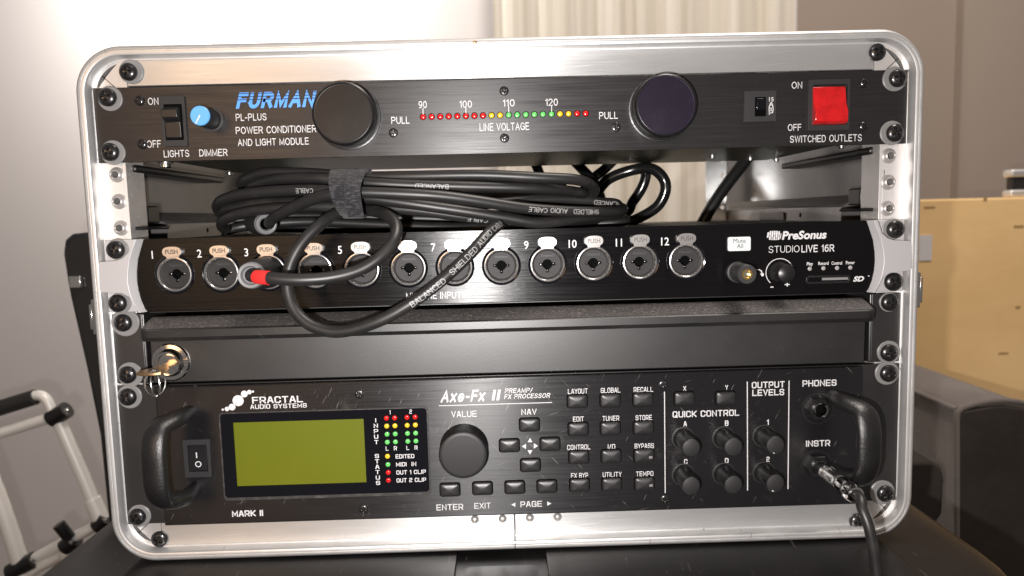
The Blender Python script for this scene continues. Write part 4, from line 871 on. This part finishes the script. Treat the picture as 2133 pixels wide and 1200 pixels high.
# plugged end: out of the jack, across to the right, curling back into the bundle
plug_end = path([(523, 574, -47), (536, 577, -55), (560, 579, -60), (620, 583, -61), (690, 578, -58), (750, 562, -54), (795, 533, -50), (822, 498, -44), (824, 468, -36), (806, 449, -28), (780, 440, -18), (740, 434, -6), (690, 430, 2)])
DPE = densify(plug_end, 10)
loop = path([(735, 434, -12), (700, 445, -20), (664, 470, -28), (630, 505, -33), (607, 545, -36), (598, 585, -38), (604, 625, -40), (622, 657, -42), (652, 680, -44), (695, 691, -46), (742, 685, -48), (800, 664, -50), (862, 628, -50), (925, 580, -48), (980, 528, -42), (1014, 490, -32), (1036, 470, -18), (1052, 460, -2), (1080, 456, 16)])
DLO = densify(loop, 10)
mb.tube(DPE, RCB, n=16, dens=False); mb.tube(DLO, RCB, n=16, dens=False)
mb.build('cord', MT['cord'], ca, ang=70)
# red tape sleeve
i0 = 9; seg = DPE[6:]
L = 0; k0 = min(range(len(DPE)), key=lambda i: (DPE[i] - at(535, 577, -55)).length); k1 = min(range(len(DPE)), key=lambda i: (DPE[i] - at(562, 580, -60)).length)
MB().tube(DPE[k0:k1 + 1], RCB + .35, n=20, dens=False).build('tape_band', MT['redtape'], ca)
# plug in channel three
jc = Vector((JX[2], YM, JZ)); tip = at(522, 574, -38); axv = (Vector((tip.x, -38, tip.z)) - Vector((jc.x, 2, jc.z))).normalized(); ln = (tip - jc).length
pg = MB().lathe([(8.4, -3), (8.6, 1), (9.2, 2), (9.2, 12), (8.8, ln * .5), (8.2, ln * .8), (7.4, ln - 3)], jc, ax=axv, n=40).build('plug', MT['plasticm'], ca)
MB().lathe([(7.5, ln - 3.2), (7.3, ln - .6), (6.7, ln + .4), (5.4, ln + .2), (4.6, ln - 2.0), (3.5, ln - 2.6)], jc, ax=axv, n=40).build('boot_ring', MT['boot'], pg)
MB().lathe([(5.0, ln - 2.4), (0, ln - 2.4)], jc, ax=axv, n=30).build('boot_seal', MT['plasticm'], pg)
# the free end tucked into the coil
tip2 = at(556, 467, 6); ax2 = (at(552, 467, 0) - at(516, 462, 42)).normalized(); b2 = tip2 - ax2 * 30
pg2 = MB().lathe([(6.5, -4), (7.0, 0), (7.0, 22), (6.4, 25)], b2, ax=ax2, n=36).build('plug', MT['plasticm'], ca)
MB().lathe([(6.4, 25), (6.5, 26), (6.0, 26.4), (6.3, 27.2), (6.2, 29.4), (5.4, 30), (4.2, 29.6), (3.4, 28)], b2, ax=ax2, n=36).build('boot_ring', MT['boot'], pg2)
# jacket printing
def near(D, px, py, Y):
    p = at(px, py, Y); return min(range(len(D)), key=lambda i: (D[i] - p).length)
def arc(D, i): return sum((D[k + 1] - D[k]).length for k in range(i))
rl = list(reversed(DLO)); DL = DLO
for s, px, py, Y in (('BALANCED', 853, 634, -50), ('SHIELDED', 938, 569, -46), ('AUDIO', 993, 517, -38), ('CABLE', 1019, 490, -28)):
    tube_text(ca, DL, RCB, s, arc(DL, near(DL, px, py, Y)), 2.9, ang=-.25 if s == 'BALANCED' else -.1, gap=1.0)
def rev_text(D, s, px, py, Y, ang, h=2.5):
    R_ = list(reversed(D)); tube_text(ca, R_, RCB, s, arc(R_, near(R_, px, py, Y)), h, ang=ang)
rev_text(DP[2], 'CABLE', 1137, 437, -10, .1); rev_text(DP[2], 'AUDIO', 1180, 441, -6, 0); rev_text(DP[2], 'SHIELDED', 1240, 441, 0, 0)
rev_text(DP[4], 'CABLE', 1014, 455, -7, .35); rev_text(DP[4], 'AUDIO', 1064, 459, -2, .35)
rev_text(DP[1], 'BALANCED', 928, 388, -11, .1); rev_text(DP[3], 'CABLE', 664, 398, -10, .1); rev_text(DP[5], 'BALANCED', 1290, 426, 26, .1, 2.6)
# hook-and-loop tie
st = thing('cable_tie', 'dark hook-and-loop strap wrapped round the coiled audio cable', 'cable strap', tuple(at(725, 403, -20)))
c0, c1 = at(707, 404, -8), at(752, 403, -8)
mb = MB(); vs = []; fs = []; n = 40; wds = [0, .06, .25, .5, .75, .94, 1.0]
for th in (0, -1.5):
    for u in wds:
        c = c0.lerp(c1, u)
        for k in range(n):
            t = 2 * math.pi * k / n; s_ = Vector((-2.5 * math.sin(t) * (1 - u * .4) + (1.6 * math.cos(t) ** 2 if u == 0 else 0), 27 * math.cos(t), 14.6 * math.sin(t)))
            e = 1.0 if 0 < u < 1 else .985
            q = Vector((s_.x, s_.y * (27 + th) / 27 * e, s_.z * (14.6 + th) / 14.6 * e)); vs.append(c + q)
m = len(wds)
for L_ in range(2):
    for i in range(m - 1):
        for k in range(n):
            b = L_ * m * n; fs.append((b + i * n + k, b + i * n + (k + 1) % n, b + (i + 1) * n + (k + 1) % n, b + (i + 1) * n + k))
for i in (0, m - 1):
    for k in range(n): fs.append((i * n + k, i * n + (k + 1) % n, m * n + i * n + (k + 1) % n, m * n + i * n + k))
MB().add(vs, fs).build('strap_loop', MT['velcro'], st)
# loose upper flap of the strap
fl = path([(742, 452, -37), (736, 420, -40), (734, 390, -38), (744, 364, -30), (757, 352, -22), (768, 361, -20)]); mb = MB(); vs = []; fs = []
D = densify(fl, 8); m = len(D)
for i, p in enumerate(D):
    f = i / (m - 1); wx = 4.2 if f < .8 else 4.2 - 2.5 * (f - .8) / .2
    for dx, dy in ((-wx, 0), (wx, 1.2), (wx, 2.2), (-wx, 1.0)): vs.append(p + Vector((dx, dy - 1.0, 0)))
for i in range(m - 1):
    for k in range(4): fs.append((i * 4 + k, i * 4 + (k + 1) % 4, (i + 1) * 4 + (k + 1) % 4, (i + 1) * 4 + k))
fs += [(0, 1, 2, 3), tuple((m - 1) * 4 + k for k in range(4))]
MB().add(vs, fs).build('strap_flap', MT['velcro'], st)

# ================================================================== INSTRUMENT CABLE
icb = thing('instrument_cable', 'black instrument cable with a chrome plug pushed into the lower right socket', 'instrument cable', (ic.x, YF, ic.z))
o0 = Vector((ic.x, YF - 4.5, ic.z)); e0 = at(1782, 1031, -52); axp = (e0 - o0).normalized(); ln = (e0 - o0).length
MB().lathe([(3.1, -6), (3.1, .5), (4.3, .6), (4.5, 6.5), (4.4, 9)], o0, ax=axp, n=32).build('plug_sleeve', MT['plastic'], icb)
pb = MB().lathe([(4.2, 8.5), (5.1, 9), (5.2, 11.4), (4.7, 11.8), (4.7, 24), (5.2, 24.4), (5.4, 26.6), (5.0, 27), (5.1, ln - 7), (5.3, ln - 6.5), (5.2, ln - 2), (4.6, ln + .6), (3.4, ln + .8), (3.1, ln - 2)], o0, ax=axp, n=36).build('plug_barrel', MT['chrome'], icb)
mb = MB(); a, u, v = basis(axp)
for k in range(8):
    t = 2 * math.pi * k / 8; d = u * math.cos(t) + v * math.sin(t); tt = a.cross(d)
    p0 = o0 + a * 28.5 + d * 5.03; p1 = o0 + a * (ln - 8.5) + d * 5.13
    mb.add([p0 + tt * .75, p1 + tt * .75, p1 - tt * .75, p0 - tt * .75], [(0, 1, 2, 3)])
mb.build('barrel_slots', MT['hole'], pb, smooth=False)
cp = [o0 + axp * (ln - 3), o0 + axp * (ln + 5)] + path([(1796, 1060, -62), (1808, 1092, -66), (1817, 1130, -68), (1823, 1170, -69), (1828, 1215, -70), (1834, 1290, -70), (1845, 1420, -64), (1880, 1700, -50)])
MB().tube(cp, 2.9, n=18, sub=10).build('cord', MT['cord'], icb, ang=70)

# ================================================================== POWER CORDS at the back
p1 = thing('power_cable', 'glossy black power cord looped behind the coiled cable at the back of the rack', 'power cable', tuple(at(1340, 470, 140)), 'power cables at the back of the rack')
mb = MB()
mb.tube(path([(1180, 470, 150), (1225, 440, 140), (1245, 400, 130), (1270, 372, 125), (1319, 354, 120), (1358, 352, 120), (1382, 372, 120), (1386, 398, 120), (1372, 427, 122), (1345, 447, 126), (1306, 463, 132), (1240, 474, 140), (1150, 478, 150)]), 4.2, n=14)
mb.tube(path([(1150, 455, 170), (1290, 448, 160), (1318, 420, 150), (1340, 385, 146), (1345, 352, 146), (1330, 325, 150), (1300, 310, 160)]), 4.2, n=14)
mb.build('cord', MT['glosscord'], p1, ang=70)
p2 = thing('power_cable', 'pair of glossy black cords crossing just below the top unit', 'power cable', tuple(at(1235, 370, 150)), 'power cables at the back of the rack')
MB().tube(path([(1180, 320, 160), (1212, 352, 150), (1235, 378, 140), (1250, 410, 140), (1255, 450, 150)]), 4.2, n=12).tube(path([(1300, 312, 170), (1261, 351, 165), (1236, 372, 162), (1205, 410, 165), (1170, 450, 170)]), 4.2, n=12).tube(path([(1112, 335, 170), (1120, 352, 170), (1130, 378, 172), (1150, 420, 180)]), 4.2, n=12).build('cord', MT['glosscord'], p2, ang=70)
p3 = thing('power_cable', 'straight thick black cord slanting down beside the right rear rail', 'power cable', tuple(at(1470, 455, 200)), 'power cables at the back of the rack')
MB().tube(path([(1600, 265, 150), (1548, 340, 175), (1510, 390, 190), (1480, 435, 200), (1456, 478, 205), (1440, 520, 215)]), 5.2, n=16).build('cord', MT['cord'], p3, ang=70)

# ================================================================== TRUNK under the rack
tk = thing('equipment_trunk', 'large moulded black plastic trunk carrying the rack case', 'trunk', (0, 200, -1080))
def rr2(x0, x1, y0, y1, r, n=10): return rrect(x0, x1, y0, y1, r, n)
lid = MB(); vs = []; fs = []; lv = [(-316, 12, 96), (-306, 11, 96), (-299, 8, 94), (-294.5, 2.5, 90), (-292.3, -5, 86), (-292, -14, 80), (-292, -60, 50)]
rings = []
for z, d, r in lv:
    rg = rr2(-290 - d * -1 if False else -290 + -d, 283 + d, -98 - d, 430 + d, r); rings.append(len(vs)); vs += [(x, y, z) for x, y in rg]
n = len(rr2(0, 1, 0, 1, .1))
for i in range(len(lv) - 1):
    for k in range(n): fs.append((rings[i] + k, rings[i] + (k + 1) % n, rings[i + 1] + (k + 1) % n, rings[i + 1] + k))
fs.append(tuple(rings[-1] + k for k in range(n))); fs.append(tuple(k for k in range(n)))
lid.add(vs, fs).build('lid', MT['trunk'], tk, ang=45)
MB().prism(rr2(-284, 277, -92, 424, 86), -1080, -312.2, axis='z').build('tub', MT['trunk'], tk, bev=6)
xa_, xb_ = onz(948, 1190, -290).x, onz(1142, 1190, -290).x
MB().prism(rr2(-236, xa_, -72, 330, 34), -292.2, -289.2, axis='z').prism(rr2(xb_, 228, -72, 330, 34), -292.2, -289.2, axis='z').build('lid_panel', MT['trunk'], tk, bev=1.4, seg=3)
MB().prism(rr2(xa_ + 6, xb_ - 6, -66, -24, 5), -292.2, -289.0, axis='z').build('lid_rib', MT['trunk'], tk, bev=1.2, seg=3)

# ================================================================== BACKGROUND
# curtain
cx0, cx1 = at(1030, 100, 1420).x, at(1655, 100, 1420).x
mb = MB(); vs = []; fs = []; N = 220
for i in range(N + 1):
    f = i / N; x = cx0 + (cx1 - cx0) * f; y = 1410 + 9 * math.sin(f * 46 + 1.5 * math.sin(f * 13)) + 3 * math.sin(f * 101)
    vs += [(x, y, -1050), (x, y, 1650), (x, y + 2, 1650), (x, y + 2, -1050)]
for i in range(N):
    for k in range(4): fs.append((i * 4 + k, i * 4 + (k + 1) % 4, (i + 1) * 4 + (k + 1) % 4, (i + 1) * 4 + k))
cu = MB().add(vs, fs).build('curtain', MT['curtain'], ang=80); tag(cu, 'long pale beige curtain hanging in soft folds behind the rack', 'curtain')
# guitar case
gy = 330
poly = [(130, 520), (133, 498), (146, 487), (175, 484), (300, 478), (380, 1350), (250, 1350), (222, 1090), (203, 900), (172, 745), (148, 640)]
q = [at(a, b, gy) for a, b in poly]
gc = thing('instrument_case', 'slim black instrument case leaning upright behind the left side of the rack', 'instrument case', (at(260, 1350, gy).x, gy + 40, at(260, 1350, gy).z))
MB().prism([(v.x, v.z) for v in q], gy, gy + 95).build('case_body', MT['vinyl'], gc, bev=7, seg=4)
a, b = at(150, 600, gy), at(172, 574, gy); MB().box(a.x, b.x, gy - 5, gy - .5, a.z, b.z).build('case_latch', MT['steel'], gc, bev=1)
# folding tube stand
sy = 520
ts = thing('folding_stand', 'folding stand of pale metal tubes with black joints and a foam handle', 'folding stand', tuple(at(60, 1210, sy)))
def tb(l, r, name='tube', mat='tubeal', Y=sy): return MB().tube([at(a, b, Y + (d if d else 0)) for a, b, d in l], r, n=16, sub=4).build(name, MT[mat], ts, ang=70)
tb([(-60, 921, 0), (30, 894, 0), (118, 866, 0)], 7.2)
tb([(118, 868, 0), (165, 975, 0), (205, 1070, 0)], 8.6)
tb([(192, 1040, 0), (213, 1088, 0)], 11.0, 'tube_sleeve')
tb([(60, 826, 0), (84, 824, 0), (99, 836, 0), (110, 862, 0)], 6.6)
tb([(-70, 872, 0), (-20, 856, 0), (74, 827, 0)], 10.5, 'foam_grip', 'foam')
tb([(-45, 930, 0), (5, 1060, 0), (45, 1180, 0)], 10.5)
tb([(40, 1182, 0), (130, 1132, 0), (215, 1088, 0)], 7.6)
tb([(-40, 1290, 0), (60, 1195, 0), (130, 1160, 0)], 7.0)
for a, b in (((106, 874), (140, 853)), ((22, 1192), (72, 1166)), ((204, 1098), (224, 1078)), ((135, 1140), (158, 1122))):
    tb([(a[0], a[1], -2), ((a[0] + b[0]) / 2, (a[1] + b[1]) / 2, -2), (b[0], b[1], -2)], 11.5, 'joint', 'plastic')
tb([(144, 1120, -10), (132, 1104, -14), (122, 1092, -16)], 8, 'clamp_knob', 'plastic')
for a, b in ((138, 856), (148, 1130), (67, 1168), (219, 1084)):
    c = at(a, b, sy - 13); MB().lathe([(0, 2), (2.5, 1.4), (3.6, 0)], c, n=14).build('joint_rivet', MT['steel'], ts)
tb([(214, 1090, 0), (250, 1180, 0), (300, 1330, 0)], 8.6); tb([(46, 1182, 0), (80, 1290, 0), (120, 1420, 0)], 8.6)
# sofa
so = thing('sofa', 'dark grey velour sofa with rounded arm and seam piping at the right edge', 'sofa', (560, 420, -1080))
sY = 330
def P2(l, Y): return [(at(a, b, Y).x, at(a, b, Y).z) for a, b in l]
zf = -1080
arm = P2([(1991, 1600), (1991, 862), (1997, 852), (2012, 845), (2050, 836), (2095, 833), (2135, 840), (2165, 862), (2176, 1600)], sY)
MB().prism(arm, sY, sY + 330).build('armrest', MT['velour'], so, bev=8, seg=4)
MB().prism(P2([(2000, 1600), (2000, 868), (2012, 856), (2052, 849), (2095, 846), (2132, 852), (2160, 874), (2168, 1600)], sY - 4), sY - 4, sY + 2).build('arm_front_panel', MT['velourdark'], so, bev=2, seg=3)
MB().prism(P2([(1780, 1095), (1780, 975), (1800, 966), (1945, 962), (1962, 972), (1968, 1000), (1964, 1070), (1945, 1098)], sY - 60), sY - 60, sY - 8).build('seat_cushion', MT['velourdark'], so, bev=10, seg=4)  # seat in the dark suede: the rack's shadow put into its colour
e = at(1993, 853, sY); MB().tube([at(a, b, sY - 1) for a, b in ((1993, 1500), (1993, 960), (1993, 872), (1999, 855), (2014, 847), (2052, 838), (2096, 835), (2137, 842), (2166, 864))], 3.0, n=10).tube([e, e + Vector((0, 160, 1)), e + Vector((0, 325, 0))], 3.0, n=10).build('piping', MT['velour'], so)
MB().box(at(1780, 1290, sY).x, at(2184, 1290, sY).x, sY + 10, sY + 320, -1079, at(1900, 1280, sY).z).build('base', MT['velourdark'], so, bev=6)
# cardboard box and the little case on it
bY = 700
a, b = at(1860, 1000, bY), at(2230, 408, bY)
cb = thing('cardboard_box', 'large plain tan cardboard box standing behind the sofa', 'cardboard box', ((a.x + b.x) / 2, bY + 130, -1080))
MB().box(a.x, b.x + 260, bY, bY + 260, -1079.5, b.z).build('box_body', MT['tan'], cb, bev=3, seg=2)
p = at(1934, 514, bY - 1); MB().box(at(1915, 490, bY).x, at(1941, 490, bY).x, bY - 1.2, bY - .3, at(1930, 543, bY).z, at(1930, 490, bY).z).build('paper_label', MT['white'], cb)
MT['scuff'] = M('scuffed_card', (.36, .23, .09), .8)
for px, py, wx, wz in ((2052, 415, 3, 6), (1936, 432, 9, 3), (2122, 472, 8, 4), (2120, 640, 4, 4), (2090, 736, 8, 3)):
    c = at(px, py, bY); MB().box(c.x - wx, c.x + wx, bY - .5, bY - .2, c.z - wz / 2, c.z + wz / 2).build('scuff_mark', MT['scuff'], cb)
c0, c1 = at(2104, 392, bY + 30), at(2180, 332, bY + 30)
sc = thing('small_case', 'small black case with silver edging set on top of the cardboard box', 'case', ((c0.x + c1.x) / 2 + 60, bY + 70, b.z))
H0 = b.z + .3; H1 = H0 + (c1.z - c0.z)
MB().box(c0.x + 4, c0.x + 200, bY + 32, bY + 46, H0 + 12, H1 - 12).build('case_body', MT['vinyl'], sc, bev=2)
MB().box(c0.x, c0.x + 204, bY + 28, bY + 50, H0, H0 + 12).box(c0.x, c0.x + 204, bY + 28, bY + 50, H1 - 12, H1).build('edge_trim', MT['lip'], sc, bev=3)
